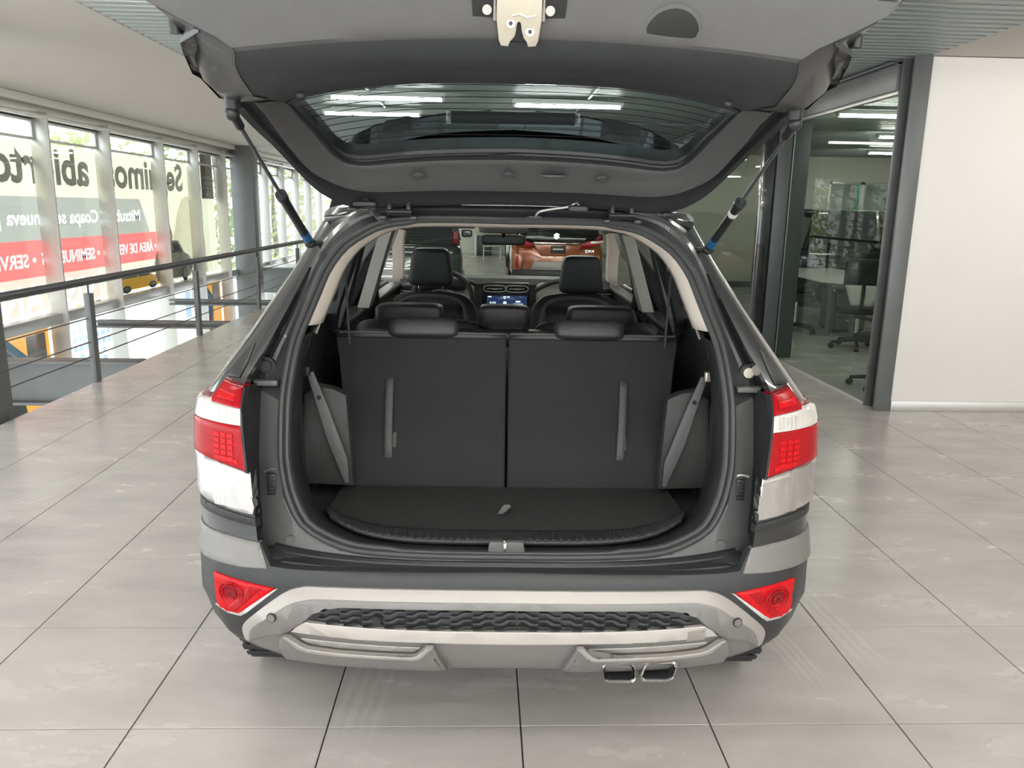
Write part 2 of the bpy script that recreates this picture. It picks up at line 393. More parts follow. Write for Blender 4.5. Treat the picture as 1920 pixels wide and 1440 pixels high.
# ------------------------------------------------------------------ office partition: windows in steel posts
def build_partition():
    k = 20
    for (y0, y1, zt) in ((6.42, 8.58, 2.53), (8.75, 10.95, 2.53), (10.97, 13.2, 2.53), (13.22, 15.2, 2.53), (15.22, 17.0, 2.53)):
        b = MB(); b.box((3.25, (y0+y1)/2, zt+.115), (.10, y1-y0, .23), bev=.004); w = struct(b.build('window_%d' % k, M_steelg)); k += 1
        b = MB(); b.box((3.25, (y0+y1)/2, zt/2+.01), (.012, y1-y0-.01, zt-.02)); b.build('pane', G_part, w)
        b = MB(); b.box((3.25, (y0+y1)/2, zt-.012), (.05, y1-y0, .03), bev=.003); b.build('head_track', M_alu, w)
        b = MB(); b.box((3.25, (y0+y1)/2, .006), (.03, y1-y0, .014), bev=.002); b.build('floor_track', M_alu, w)
        b = MB(); b.box((3.215, (y0+y1)/2, 2.735), (.13, y1-y0, .02), bev=.003); b.build('flange', M_steel, w)
build_partition()

def h_column(name, x, y, wx, wy, z0, z1, label, m=M_steelg):
    t = thing(name, label, 'column', (x, y, z0)); h = z1-z0
    b = MB(); b.box((0, -wy/2+.012, h/2), (wx, .024, h), bev=.003); b.build('flange', m, t)
    b = MB(); b.box((0, wy/2-.012, h/2), (wx, .024, h), bev=.003); b.build('flange', m, t)
    b = MB(); b.box((0, 0, h/2), (.02, wy-.05, h), bev=.002); b.build('web', M_steel, t)
    return t
h_column('steel_column', 3.292, 6.30, .135, .20, 0, 2.755, 'grey steel column at the near end of the office glass beside the white wall')
t = h_column('steel_column', 3.27, 8.66, .34, .17, 0, 2.755, 'wide dark steel column between the two office glass panes', M_steel)
b = MB(); b.box((-.25, -.02, 1.3775), (.12, .12, 2.755), bev=.003); b.build('cladding', M_black, t)
b = MB(); b.box((-.008, -.09, 1.3775), (.008, .012, 2.755)); b.build('joint_strip', M_alu, t)
t = thing('steel_column', 'large dark grey box column standing free in the void beyond the railing', 'column', (-5.07, 17.4, -3.2))
b = MB(); b.box((0, 0, 2.975), (.46, .42, 5.95), bev=.012); b.build('shaft', M_steelg, t)
b = MB(); b.box((0, 0, 4.95), (.466, .426, .012), bev=.003); b.box((0, 0, 3.2), (.48, .44, .02), bev=.003); b.build('weld_seam', M_steelg, t)
t = thing('steel_column', 'dark grey column cut off by the left edge of the photo', 'column', (-3.66, 5.72, -3.2))
b = MB(); b.box((0, 0, 2.975), (.30, .28, 5.95), bev=.012); b.build('shaft', M_steelg, t)
b = MB(); b.box((0, 0, 3.0), (.36, .34, .30), bev=.02); b.build('collar', M_steel, t)
# floor beams crossing the void to the glazing
def beam(y, d, w, label, m=M_steelg):
    t = thing('floor_beam', label, 'beam', (-4.38, y, -.005))
    b = MB(); b.box((0, 0, -.015), (1.78, w, .03), bev=.003); b.build('flange', m, t)
    b = MB(); b.box((0, 0, -d/2), (1.78, .02, d-.02)); b.build('web', m, t)
    b = MB(); b.box((0, 0, -d+.015), (1.78, w, .03), bev=.003); b.build('flange', m, t)
    if d > .3:
        b = MB(); b.box((-.60, -.05, -d/2), (.10, .09, d-.06), bev=.02); b.build('stiffener', M_steel, t)
beam(8.06, .46, .22, 'deep grey steel beam below the railing, nearest across the void')
beam(10.9, .10, .12, 'thin steel beam across the void, second from the railing end')
beam(13.45, .10, .12, 'thin steel beam across the void behind the box column')
t = thing('landing_slab', 'grey raised landing edge beyond the large box column', 'slab', (-4.35, 19.0, 0))
b = MB(); b.box((0, 0, -.20), (1.9, .06, .62), bev=.005); b.build('fascia', M_steelg, t)
b = MB(); b.box((0, .6, .12), (1.9, 1.3, .03), bev=.004); b.build('deck', M_alud, t)
b = MB(); b.box((0, -.05, -.49), (1.95, .10, .04), bev=.004); b.build('ledge', M_alu, t)

# ------------------------------------------------------------------ railing
def build_rail():
    t = thing('handrail', 'black railing with round top rail and thin cables along the slab edge', 'railing', (-3.46, 5, 0))
    b = MB(); b.tube([(0, -6, .895), (0, 22.4, .895)], .034, 16); b.build('top_rail', M_steel, t)
    for z in (.23, .36, .57):
        b = MB(); b.tube([(-.02, -6, z), (-.02, 22.4, z)], .006, 6); b.build('cable', M_steel, t)
    for y in (-.55, 2.04, 4.66, 7.27, 9.95, 12.6, 15.2, 17.8, 20.4):
        b = MB(); b.box((0, y, .395), (.05, .085, .79), bev=.004); p = b.build('post', M_steelg, t)
        b = MB(); b.tube([(0, y, .78), (0, y, .87)], .009, 8); b.build('bracket', M_steel, p)
build_rail()

# ------------------------------------------------------------------ printed window banners (seen from behind, so mirrored)
F_cream = mat('cream window film', (.86, .84, .74), .6, 0, .02, 2, transl=.8)
F_grey = mat('grey window film', (.36, .36, .32), .6, 0, .02, 2, transl=.7)
F_dgrey = mat('dark grey window film', (.24, .235, .22), .6, 0, .02, 2, transl=.55)
F_red = mat('red window film', (.80, .16, .15), .6, 0, .03, 2, transl=.75)
F_white = mat('white window film', (.95, .94, .92), .6, 0, .02, 2, transl=.85)
F_sand = mat('sand window film', (.62, .50, .42), .6, 0, .06, 3, transl=.75)
F_pink = mat('pale red outline film', (.80, .55, .48), .6, 0, .02, 2, transl=.7)
F_yellow = mat('yellow print', (.75, .55, .10), .6, 0, .08, 6, transl=.7)
F_orange = mat('amber print', (.85, .55, .16), .6, 0, .08, 3, transl=.75)
F_bluep = mat('blue print', (.10, .38, .72), .6, 0, .10, 5, transl=.7)
F_skin = mat('skin tone print', (.72, .50, .36), .6, 0, .06, 6, transl=.75)
F_hair = mat('dark brown print', (.22, .13, .09), .6, 0, .2, 20, transl=.5)
F_cloth = mat('white clothing print', (.96, .94, .88), .6, 0, .06, 5, transl=.8)
F_silver = mat('silver grey print', (.45, .44, .41), .6, 0, .15, 6, transl=.6)
F_dark = mat('dark print', (.07, .07, .07), .6, 0, .2, 10, transl=.4)
F_magenta = mat('pink print', (.80, .12, .32), .6, 0, .1, 6, transl=.7)
BX = GX-.060
def film(name, poly, m, parent, layer):     # poly in (y, z)
    b = MB(); b.prism([(p[0], p[1]) for p in poly], (BX+.003*layer, 0, 0), (0, 1, 0), (0, 0, 1), .0015); return b.build(name, m, parent, smooth=False)
def ftext(s, y, z, w, h, m, parent, layer, bold=.03, name='lettering'):
    return text(name, s, m, (BX+.003*layer, y, z), (0, -1, 0), (0, 0, 1), parent, width=w, height=h, bold=bold)
def cut_film(name, poly, m, parent, layer, texts):
    # film with the letters cut out of it, and the letters let into the holes; poly and texts in (y, z)
    V = [Vector((-q[0], q[1])) for q in dens2(poly, 12)]; E = [(i, (i+1) % len(V)) for i in range(len(V))]
    dg = bpy.context.evaluated_depsgraph_get
    for (st, y, z, w, h, mt, bold) in words(texts):
        fc = bpy.data.curves.new('lettering', 'FONT'); fc.body = st; fc.size = 1; fc.offset = bold; fc.resolution_u = 3
        o = bpy.data.objects.new('lettering', fc); COL.objects.link(o)
        me = bpy.data.meshes.new_from_object(o.evaluated_get(dg()))
        x0 = min(v.co.x for v in me.vertices); x1 = max(v.co.x for v in me.vertices); sx, sy = w/(x1-x0), h/.73
        loops = outline_loops(me)
        for v in me.vertices: v.co = Vector((BX+.003*layer, y-(v.co.x-x0)*sx, z+v.co.y*sy))
        me.materials.clear(); me.materials.append(mt); link('lettering', me, parent)
        for lp in loops:
            k = len(V); V += [Vector((-y+(q[0]-x0)*sx, z+q[1]*sy)) for q in lp]; E += [(k+i, k+(i+1) % len(lp)) for i in range(len(lp))]
        bpy.data.objects.remove(o)
    R = delaunay_2d_cdt(V, E, [], 0, 1e-6); me = bpy.data.meshes.new(name); v = R[0]; keep = []
    for f in R[2]:      # keep what lies inside the outline and outside the letters
        c = sum((v[i] for i in f), Vector((0, 0)))/len(f); k = 0
        for a, b_ in E:
            p, q = V[a], V[b_]
            if (p.y > c.y) != (q.y > c.y) and c.x < p.x+(c.y-p.y)*(q.x-p.x)/(q.y-p.y): k += 1
        if k % 2: keep.append(f)
    me.from_pydata([(BX+.003*layer, -q.x, q.y) for q in v], [], keep); me.materials.append(m); return link(name, me, parent)
def dens2(P, n):
    return [(p[0]+(q[0]-p[0])*k/n, p[1]+(q[1]-p[1])*k/n) for p, q in zip(P, P[1:]+P[:1]) for k in range(n)]
def words(texts):       # one entry per word
    out = []
    def wid(t, bold):
        me = text_mesh(t, None, .73, bold); x = [v.co.x for v in me.vertices]; bpy.data.meshes.remove(me); return max(x)-min(x)
    for (st, y, z, w, h, mt, bold) in texts:
        W = st.split(' ')
        if len(W) == 1: out.append((st, y, z, w, h, mt, bold)); continue
        k = w/wid(st, bold)
        for i, t in enumerate(W):
            tw = wid(t, bold); out.append((t, y-k*(wid(' '.join(W[:i+1]), bold)-tw), z, tw*k, h if len(t) > 1 else h, mt, bold))
    return out
def outline_loops(me):
    cnt = {}
    for p in me.polygons:
        for k in p.edge_keys: cnt[k] = cnt.get(k, 0)+1
    adj = {}
    for (a, b_), n in cnt.items():
        if n == 1: adj.setdefault(a, []).append(b_); adj.setdefault(b_, []).append(a)
    out, seen = [], set()
    for st in adj:
        if st in seen: continue
        lp, prev, cur = [], None, st
        while cur not in seen:
            seen.add(cur); lp.append(me.vertices[cur].co.to_2d().to_tuple())
            nx = [q for q in adj[cur] if q != prev and q not in seen]
            if not nx: break
            prev, cur = cur, nx[0]
        if len(lp) > 2: out.append(lp)
    return out
def rect(y0, y1, z0, z1): return [(y0, z0), (y1, z0), (y1, z1), (y0, z1)]
def ell(cy, cz, ry, rz, n=24): return [(cy+ry*cos(2*pi*k/n), cz+rz*sin(2*pi*k/n)) for k in range(n)]
def diamonds(cy, cz, s, m, parent, layer, name='emblem'):
    b = MB()
    for a in (90, 210, 330):
        a = radians(a); d = (cos(a), sin(a)); q = (-d[1], d[0]); P = []
        for u, v in ((.02, 0), (.52, .29), (1.02, 0), (.52, -.29)):
            P.append((cy+s*(d[0]*u+q[0]*v), cz+s*(d[1]*u+q[1]*v)))
        b.prism(P, (BX+.003*layer, 0, 0), (0, 1, 0), (0, 0, 1), .0015)
    return b.build(name, m, parent, smooth=False)
def print_car(t, y0, y1, z0, h, m, flip, layer):   # three-quarter view of a printed crossover
    w = y1-y0
    def P(L): return [((y0+w*(1-u if flip else u)), z0+h*v) for u, v in L]
    film('car_print', P([(.02, .18), (0, .45), (.10, .60), (.22, .68), (.36, .97), (.52, 1), (.80, .98), (.95, .72), (1, .5), (.99, .2), (.9, .10), (.1, .08)]), m, t, layer)
    film('car_window_print', P([(.27, .69), (.39, .93), (.54, .95), (.54, .70)]), F_dark, t, layer+1)
    film('car_window_print', P([(.57, .70), (.57, .95), (.78, .93), (.90, .72)]), F_dark, t, layer+1)
    for u in (.24, .80):
        film('car_wheel_print', ell(y0+w*(1-u if flip else u), z0+h*.16, w*.085, h*.19), F_dark, t, layer+2)
        film('car_rim_print', ell(y0+w*(1-u if flip else u), z0+h*.16, w*.05, h*.12), F_silver, t, layer+3)
    film('car_grille_print', P([(.01, .25), (.0, .42), (.10, .46), (.12, .25)]), F_dark, t, layer+2)
    film('car_lamp_print', P([(.02, .50), (.12, .58), (.15, .52), (.04, .46)]), F_white, t, layer+2)
def build_banner():
    t = thing('window_banner', 'large mirrored banner on the left windows with grey and red text bands', 'banner', (0, 0, 0))
    film('ground', rect(6.9, 16.55, 1.62, 2.27), F_cream, t, 0)
    film('ground', [(13.32, 1.10), (16.55, 1.10), (16.55, 1.62), (13.01, 1.62)], F_cream, t, 0)
    film('ground', rect(13.55, 16.55, .66, 1.10), F_cream, t, 0)
    film('ground', rect(11.45, 16.55, .21, .66), F_cream, t, 0)
    cut_film('ground', rect(6.9, 11.45, .21, .66), F_sand, t, 0, [('VIS\u00cdTANOS', 11.38, .235, 3.1, .35, F_white, .03)])
    cut_film('grey_band', [(6.9, 1.10), (13.32, 1.10), (13.01, 1.62), (6.9, 1.62)], F_grey, t, 0,
             [('Mitsubishi', 12.99, 1.29, 1.28, .175, F_white, .02), ('Coapa se renueva', 11.60, 1.29, 2.2, .175, F_white, .02), ('para ti', 9.28, 1.29, .75, .175, F_white, .02)])
    cut_film('red_band', rect(6.9, 13.55, .66, 1.10), F_red, t, 0,
             [('\u2022 \u00c1REA DE VENTAS', 13.53, .80, 1.85, .15, F_white, .02), ('\u2022 SEMINUEVOS', 11.55, .79, 1.50, .16, F_white, .02), ('\u2022 SERVICIO', 9.92, .79, 1.25, .16, F_white, .02)])
    ftext('Seguimos', 14.90, 1.79, 2.98, .46, F_dgrey, t, 1); ftext('abiertos', 11.44, 1.79, 2.55, .46, F_dgrey, t, 1)
    # printed person in white, hand raised
    film('torso_print', [(14.2, .25), (14.25, .9), (14.5, 1.35), (14.75, 1.62), (15.05, 1.70), (15.35, 1.60), (15.55, 1.2), (15.85, .9), (15.95, .25)], F_cloth, t, 2)
    film('face_print', ell(15.60, 1.98, .15, .27), F_skin, t, 3)
    film('hair_print', [(15.46, 2.15), (15.60, 2.27), (15.74, 2.2), (15.80, 1.85), (15.74, 1.7), (15.72, 2.1)], F_hair, t, 4)
    film('hand_print', [(13.93, 1.0), (14.02, 1.45), (14.12, 1.47), (14.14, 1.2), (14.25, 1.0), (14.15, .85)], F_skin, t, 3)
    film('arm_print', [(15.35, .62), (15.5, .95), (15.62, .6), (15.5, .35)], F_skin, t, 3)
    print_car(t, 11.92, 13.65, .215, .30, F_yellow, True, 4)
    print_car(t, 13.35, 15.05, .215, .72, F_silver, True, 8)
    p = film('logo_panel', rect(15.84, 16.50, 1.66, 2.50), F_dgrey, t, 4)
    diamonds(16.17, 2.22, .16, F_red, t, 5)
    ftext('MITSUBISHI', 16.42, 2.02, .50, .07, F_white, t, 5, .02); ftext('MOTORS', 16.36, 1.92, .38, .07, F_white, t, 5, .02)
    [ftext(a_, b_, 1.85, c_, .045, F_white, t, 5, .0) for a_, b_, c_ in (('Drive', 16.44, .14), ('your', 16.28, .11), ('Ambition', 16.15, .25))]; ftext('Coapa', 16.30, 1.72, .26, .08, F_white, t, 5, .02)
build_banner()
def build_posters():
    for (y0, y1, lab) in ((8.5, 10.0, 'amber poster with a blue shield in the lower window beside the left column'), (15.15, 16.6, 'amber poster with a blue shield in the lower window left of the box column')):
        w = y1-y0; t = thing('window_poster', lab, 'poster', (0, 0, 0), group=None)
        film('ground', rect(y0, y1, -1.6, .05), F_orange, t, 0)
        c = y0+w*.38
        film('shield', [(c-.42, -.25), (c, .04), (c+.42, -.25), (c+.36, -.75), (c, -1.0), (c-.36, -.75)], F_bluep, t, 1)
        film('shield_border', [(c-.34, -.30), (c, -.08), (c+.34, -.30), (c+.30, -.72), (c, -.93), (c-.30, -.72)], F_white, t, 2)
        film('shield_field', [(c-.30, -.33), (c, -.12), (c+.30, -.33), (c+.26, -.70), (c, -.88), (c-.26, -.70)], F_bluep, t, 3)
        film('figure', [(c-.30, -1.0), (c-.2, -.62), (c, -.55), (c+.22, -.62), (c+.3, -1.0), (c+.28, -1.5), (c-.28, -1.5)], F_magenta if y0 > 12 else F_dark, t, 4)
        film('logo_panel', rect(y1-.50, y1-.08, -.42, -.02), F_dgrey, t, 1)
        diamonds(y1-.29, -.14, .08, F_red, t, 2)
        ftext('MITSUBISHI', y1-.12, -.28, .34, .04, F_white, t, 2, .02); ftext('MOTORS', y1-.16, -.34, .26, .04, F_white, t, 2, .02)
    t = thing('window_poster', 'white and pale blue poster in the lower windows behind the middle railing posts', 'poster', (0, 0, 0))
    F_ice = mat('pale blue print', (.70, .80, .93), .6, 0, .06, 4, transl=.8)
    film('ground', rect(10.1, 15.0, -1.7, .05), F_white, t, 0)
    for r in range(7):
        for q in range(9):
            if r < 3 or q % 2: film('printed_mark', rect(10.25+q*.16, 10.25+q*.16+.10, -.10-r*.12-.07, -.10-r*.12), F_ice, t, 1)
    film('printed_panel', rect(13.6, 14.9, -.5, -.02), F_ice, t, 1)
build_posters()

# ------------------------------------------------------------------ outdoors beyond the left windows
b = MB(); b.box((-30, 12, -3.35), (50, 110, .3)); g = struct(b.build('ground', mat('street paving', (.42, .41, .39), .85, 0, .1, .6)))
b = MB(); b.box((-.5, 10, -3.1), (12.5, 40, .1)); struct(b.build('floor_lower', M_white))
M_leaf = mat('tree foliage', (.34, .42, .20), .7, 0, .5, 3, transl=.45)
M_leaf2 = mat('yellow green foliage', (.46, .50, .24), .7, 0, .5, 3, transl=.45)
M_bark = mat('tree bark', (.16, .12, .09), .9, 0, .2, 8)
def tree(x, y, h, r, lab, m, seed):
    R = random.Random(seed); t = thing('street_tree', lab, 'tree', (x, y, -3.2))
    b = MB(); b.tube([(0, 0, 0), (.1, .05, h*.3), (-.05, .1, h*.6), (0, 0, h*.8)], [.16, .13, .09, .04], 8); b.build('trunk', M_bark, t)
    b = MB()
    for i in range(1500):
        a, u = R.uniform(0, 2*pi), R.uniform(-1, 1); k = R.uniform(.35, 1)**.5
        rr = r*k*math.sqrt(1-u*u)*(1+.25*sin(3*a+seed)); p = Vector((rr*cos(a), rr*sin(a), h*.66+u*h*.36*k))
        s = R.uniform(.08, .17); n = Vector((R.gauss(0, 1), R.gauss(0, 1), R.gauss(0, 1))).normalized(); x_ = n.orthogonal().normalized(); y_ = n.cross(x_)
        b.bm.faces.new([b.bm.verts.new(p+x_*s*q[0]+y_*s*q[1]) for q in ((-1, 0), (0, -.5), (1, 0), (0, .5))])
    o = b.build('foliage', m, t, smooth=False, recalc=False); o['kind'] = 'stuff'
tree(-10.5, 21.5, 6.6, 2.0, 'leafy street tree outside, just left of the box column', M_leaf2, 1)
tree(-9.5, 25.5, 6.4, 2.0, 'leafy street tree outside, seen right of the box column', M_leaf, 2)
tree(-8.0, 31.0, 7.0, 2.2, 'farthest leafy street tree outside, by the tailgate strut', M_leaf2, 3)
for (y, lab) in ((18.2, 'slanted steel brace outside the window left of the box column'), (20.9, 'slanted steel brace outside the window right of the box column'), (23.6, 'farthest slanted steel brace outside the windows')):
    b = MB(); b.box((-5.85, y+.2, .0), (.12, .16, 6.0), rx=radians(9), bev=.01); o = b.build('steel_brace', M_steelg); tag(o, lab, 'brace')

# ------------------------------------------------------------------ ceiling lamps
def lamp_words(x, y):
    side = 'in the glass office' if x > 3.4 else 'right of the hall' if x > 1.25 else 'middle of the hall' if x > 0 else 'left of the hall'
    rows = ['fourth row behind the camera', 'third row behind the camera', 'second row behind the camera', 'first row behind the camera', 'row just behind the camera', 'row right above the camera', 'row above the open tailgate', 'row above the car bonnet', 'row above the green grey vehicle', 'row before the orange car', 'row above the orange car', 'row past the orange car', 'row above the white car', 'row near the far bench', 'last row by the far wall']
    ys = [-4.2, -3.0, -2.1, -1.2, -.3, .6, 2.6, 4.6, 12.6, 14.4, 17.0, 19.5, 22.5, 24.0, 25.2]; k = min(range(15), key=lambda i: abs(ys[i]-y))
    return 'unseen white tube lamp, %s, %s' % (side, rows[k])
def ceiling_lamps():
    t = thing('tube_lamp', 'x', 'lamp'); L = 1.2
    b = MB(); b.box((0, 0, .02), (L, .10, .04), bev=.008); b.build('housing', M_tube, t)
    b = MB(); b.cyl((-L/2+.03, 0, -.018), (L/2-.03, 0, -.018), .016, 10); b.build('tube', M_lit, t)
    b = MB()
    for x in (-L/2+.02, L/2-.02): b.box((x, 0, -.012), (.03, .05, .035), bev=.005)
    for x in (-.45, .45): b.cyl((x, 0, .03), (x, 0, .075), .004, 6)
    b.build('holder', M_tube, t)
    spots = [(.92, 7.34, 'tube lamp nearest above the tailgate glass, right of the latch'), (-1.02, 8.64, 'tube lamp at the left of the tailgate glass'),
        (.89, 8.94, 'long tube lamp in the middle of the tailgate glass'), (-1.37, 10.1, 'faint tube lamp just above the spoiler, left of the latch'),
        (4.75, 7.55, 'nearest tube lamp inside the glass office'), (4.55, 9.2, 'second tube lamp inside the glass office'), (6.2, 11.6, 'farthest tube lamp inside the glass office')]
    other = [(.6, 12.6), (-1.3, 14.4), (1.6, 17.0), (-.6, 19.5), (1.4, 22.5), (-.9, 25.2), (-.9, -1.2), (1.2, -1.2), (3.6, -1.8), (-.6, -4.2), (1.8, -4.2), (7.5, 14.6)]
    other += [(x, y) for y in (-3.0, -2.1, -.3, .6, 2.6, 4.6) for x in (-1.7, .3, 2.3) if not (y > 4 and x > 1)] + [(5.0, y) for y in (-3, .6, 4.6)]  # unseen rows near the camera, added to brighten the floor and car
    for i, q in enumerate(spots+[(x, y, None) for x, y in other]):
        o = t if i == 0 else copy_tree(t)
        o.location = (q[0], q[1], 2.68); o['group'] = 'ceiling tube lamps'
        o['label'] = q[2] or lamp_words(q[0], q[1])
ceiling_lamps()

# ------------------------------------------------------------------ office furniture
M_mesh = mat('black mesh fabric', (.022, .024, .026), .8, 0, .15, 60)
M_pale = mat('pale grey chair shell', (.62, .61, .58), .45, 0, .04, 8)
M_tab = mat('white laminate', (.74, .74, .70), .35, 0, .03, 5)
def swivel_chair(x, y, rz, label):
    t = thing('office_chair', label, 'chair', (x, y, 0), rz, 'office swivel chairs')
    b = MB(); b.sq((0, 0, .47), (.48, .46, .09), .35, .35); b.build('seat', M_mesh, t)
    b = MB(); b.grid(lambda u, v: (-.22+.44*u, .25+.05*v+.03*(1-(2*u-1)**2), .78+.30*v), 8, 6); o = b.build('backrest', M_mesh, t)
    md = o.modifiers.new('thick', 'SOLIDIFY'); md.thickness = .02
    b = MB(); b.grid(lambda u, v: ((-.20+.40*u)*(.6+.4*v), .235+.015*v+.03*(1-(2*u-1)**2), .54+.24*v), 8, 6); o = b.build('lumbar_shell', M_pale, t)
    md = o.modifiers.new('thick', 'SOLIDIFY'); md.thickness = .015
    b = MB(); b.tube([(0, .1, .42), (0, .25, .44), (0, .28, .60), (0, .29, .80)], .022, 8); b.build('back_stem', M_blackp, t)
    for sx in (-1, 1):
        b = MB(); b.tube([(sx*.24, .10, .45), (sx*.29, .10, .52), (sx*.29, .08, .66), (sx*.29, -.14, .67)], .018, 8); b.build('armrest', M_blackp, t)
    b = MB(); b.cyl((0, 0, .09), (0, 0, .43), .025, 12); b.build('gas_lift', M_chrome, t)
    for k in range(5):
        a = 2*pi*k/5+.3; d = Vector((cos(a), sin(a), 0))
        b = MB(); b.tube([(0, 0, .115), tuple(d*.29+Vector((0, 0, .075)))], [.028, .016], 8); l = b.build('base_leg', M_blackp, t)
        q = Vector((-d.y, d.x, 0)); p = d*.29+Vector((0, 0, .032)); b = MB(); b.cyl(p-q*.022, p+q*.022, .031, 12); b.build('caster', M_blackp, l)
swivel_chair(4.22, 10.5, radians(70), 'black mesh office chair left of the white table, beside the dark steel column')
swivel_chair(4.48, 9.25, radians(160), 'black mesh office chair in front of the white table, with its back to the glass')
swivel_chair(3.72, 7.05, radians(200), 'office chair mostly hidden behind the near steel column, one caster showing')
t = thing('visitor_chair', 'pale chair on a bent tube frame, right of the table chair', 'chair', (5.22, 8.75, 0), radians(170))
b = MB(); b.sq((0, 0, .45), (.47, .45, .07), .35, .35); b.build('seat', M_pale, t)
b = MB(); b.grid(lambda u, v: (-.22+.44*u, .22+.07*v, .50+.22*v), 6, 5); o = b.build('lower_back', M_pale, t); o.modifiers.new('thick', 'SOLIDIFY').thickness = .02
b = MB(); b.grid(lambda u, v: (-.22+.44*u, .29+.03*v, .72+.16*v), 6, 5); o = b.build('backrest', M_mesh, t); o.modifiers.new('thick', 'SOLIDIFY').thickness = .02
for sx in (-1, 1):
    b = MB(); b.tube(crom([(sx*.24, .24, .85), (sx*.24, .2, .48), (sx*.24, -.05, .44), (sx*.24, -.22, .40), (sx*.24, -.25, .2), (sx*.24, -.22, .02), (sx*.24, .2, .02)], 4), .014, 8); b.build('tube_frame', M_alu, t)
t = thing('meeting_table', 'white topped meeting table inside the glass office', 'table', (4.95, 11.2, 0))
b = MB(); b.prism([(-.55, -1.05), (-.30, -1.38), (.62, -1.38), (.62, 1.3), (-.55, 1.3)], (0, 0, .705), (1, 0, 0), (0, 1, 0), .03, .004); b.build('tabletop', M_tab, t)
for (x, y) in ((-.40, -1.0), (-.18, -1.2), (.50, -1.2), (-.40, 1.1), (.50, 1.1)):
    b = MB(); b.box((x, y, .352), (.055, .055, .704), bev=.005); b.build('leg', M_steelg, t)
b = MB(); b.box((.05, -1.2, .67), (1.1, .04, .05), bev=.004); b.build('rail', M_steelg, t)
t = thing('drawer_unit', 'low drawer pedestal under the white meeting table', 'drawers', (4.98, 10.75, 0))
b = MB(); b.box((0, 0, .30), (.42, .5, .54), bev=.006); b.build('carcass', M_steel, t)
for k in range(3):
    b = MB(); b.box((0, -.26, .13+k*.17), (.40, .02, .155), bev=.004); d = b.build('drawer', M_steelg, t)
    b = MB(); b.box((0, -.275, .17+k*.17), (.14, .012, .02), bev=.003); b.build('pull', M_tab, d)
b = MB()
for x in (-.17, .17):
    for y in (-.2, .2): b.cyl((x, y, 0), (x, y, .04), .02, 8)
b.build('foot', M_blackp, t)

# ------------------------------------------------------------------ cars farther off
def far_car(name, label, loc, rz, paint, wid, hgt, length, detail, clad):
    t = thing(name, label, 'car', loc, rz); w = wid/2; zb = hgt*.62
    def sec(y, k, zt):      # body section at station y
        P = [(-w*k*.90, .28), (-w*k, .42), (-w*k, zt-.18), (-w*k*.97, zt-.04), (-w*k*.90, zt)]
        P += [(0, zt+.015)]+[(-x, z) for x, z in P[::-1]]
        return [Vector((x, y, z)) for x, z in P]
    st = [(.0, .82, zb-.16), (.04, .93, zb-.04), (.14, .985, zb), (.4, 1, zb), (length*.5, 1, zb), (length*.72, .99, zb-.01), (length*.86, .96, zb-.10), (length*.96, .88, zb-.18), (length, .72, zb-.28)]
    b = MB(); b.loops([sec(*q) for q in st], True, True, True); b.build('body', paint, t, ang=50)
    def cab(y, k, z): return [Vector((x, y, z)) for x in (-w*k, -w*k*.6, 0, w*k*.6, w*k)]
    g_ = MB(); pr = [(.16, .90, zb-.01), (.30, .78, hgt-.12), (.42, .72, hgt-.02), (length*.34, .73, hgt), (length*.50, .70, hgt-.04), (length*.70, .88, zb)]
    rings = []
    for (y, k, z) in pr:
        rings.append([Vector((-w*k, y, z)), Vector((-w*k*.6, y, z+.02)), Vector((0, y, z+.03)), Vector((w*k*.6, y, z+.02)), Vector((w*k, y, z))])
    g_.loops(rings, False)
    for s_ in (0, 4):
        top = [r[s_] for r in rings]; g_.bm.faces.new([g_.bm.verts.new(p) for p in top])
    g_.build('window_glass', mat('dark car glass', (.012, .014, .014), .06, 0, .05, 5, coat=1), t, ang=30)
    b = MB(); b.grid(lambda u, v: ((2*u-1)*w*.735, .34+v*(length*.50-.34), hgt+.012+.025*(1-(2*u-1)**2)-.06*max(0, v-.8)-.05*max(0, .1-v)), 8, 6); o = b.build('roof', paint, t); o.modifiers.new('thick', 'SOLIDIFY').thickness = .03
    for s_ in (-1, 1):
        for (y0, z0, k0, y1, z1, k1) in ((.16, zb, .93, .40, hgt-.01, .75), (length*.34, zb, .95, length*.34, hgt, .745), (length*.70, zb, .91, length*.5, hgt-.03, .73)):
            b = MB(); b.tube([(s_*w*k0, y0, z0), (s_*w*k1, y1, z1)], .035, 8); b.build('pillar', paint, t)
    for y in (length*.19, length*.80):
        for s_ in (-1, 1):
            b = MB(); x0, x1 = s_*(w-.22), s_*(w+.005)
            b.tube([(x0, y, .325), (x0*.3+x1*.7, y, .325), (x1, y, .325)], [.325, .325, .30], 28); wh = b.build('wheel', M_tyre, t)
            b = MB(); b.cyl((x1, y, .325), (x1+s_*.012, y, .325), .20, 20)
            b.build('rim', M_rim, wh)
            b = MB(); b.tube([(s_*(w+.002), y+.40*cos(a), .32+.40*sin(a)) for a in [pi*k/12 for k in range(13)]], .03, 6); b.build('wheel_arch', clad, t)
    b = MB(); b.box((0, .10, .38), (wid*.96, .24, .20), bev=.05); b.box((0, length/2, .30), (wid*.94, length*.55, .10), bev=.03); b.build('lower_cladding', clad, t)
    b = MB(); b.box((0, .38, hgt-.02), (wid*.70, .30, .03), bev=.012); b.build('spoiler', paint if detail != 'orange' else M_blackp, t)
    for s_ in (-1, 1):
        b = MB(); b.sq((s_*(w+.09), length*.66, zb+.06), (.18, .10, .13), .5, .5); b.build('side_mirror', paint, t)
    return t, w, zb
M_orange = mat('burnt orange car paint', (.42, .115, .035), .25, .2, .06, 6, coat=1)
M_slate = mat('dark green grey car paint', (.035, .045, .045), .2, .3, .05, 6, coat=1)
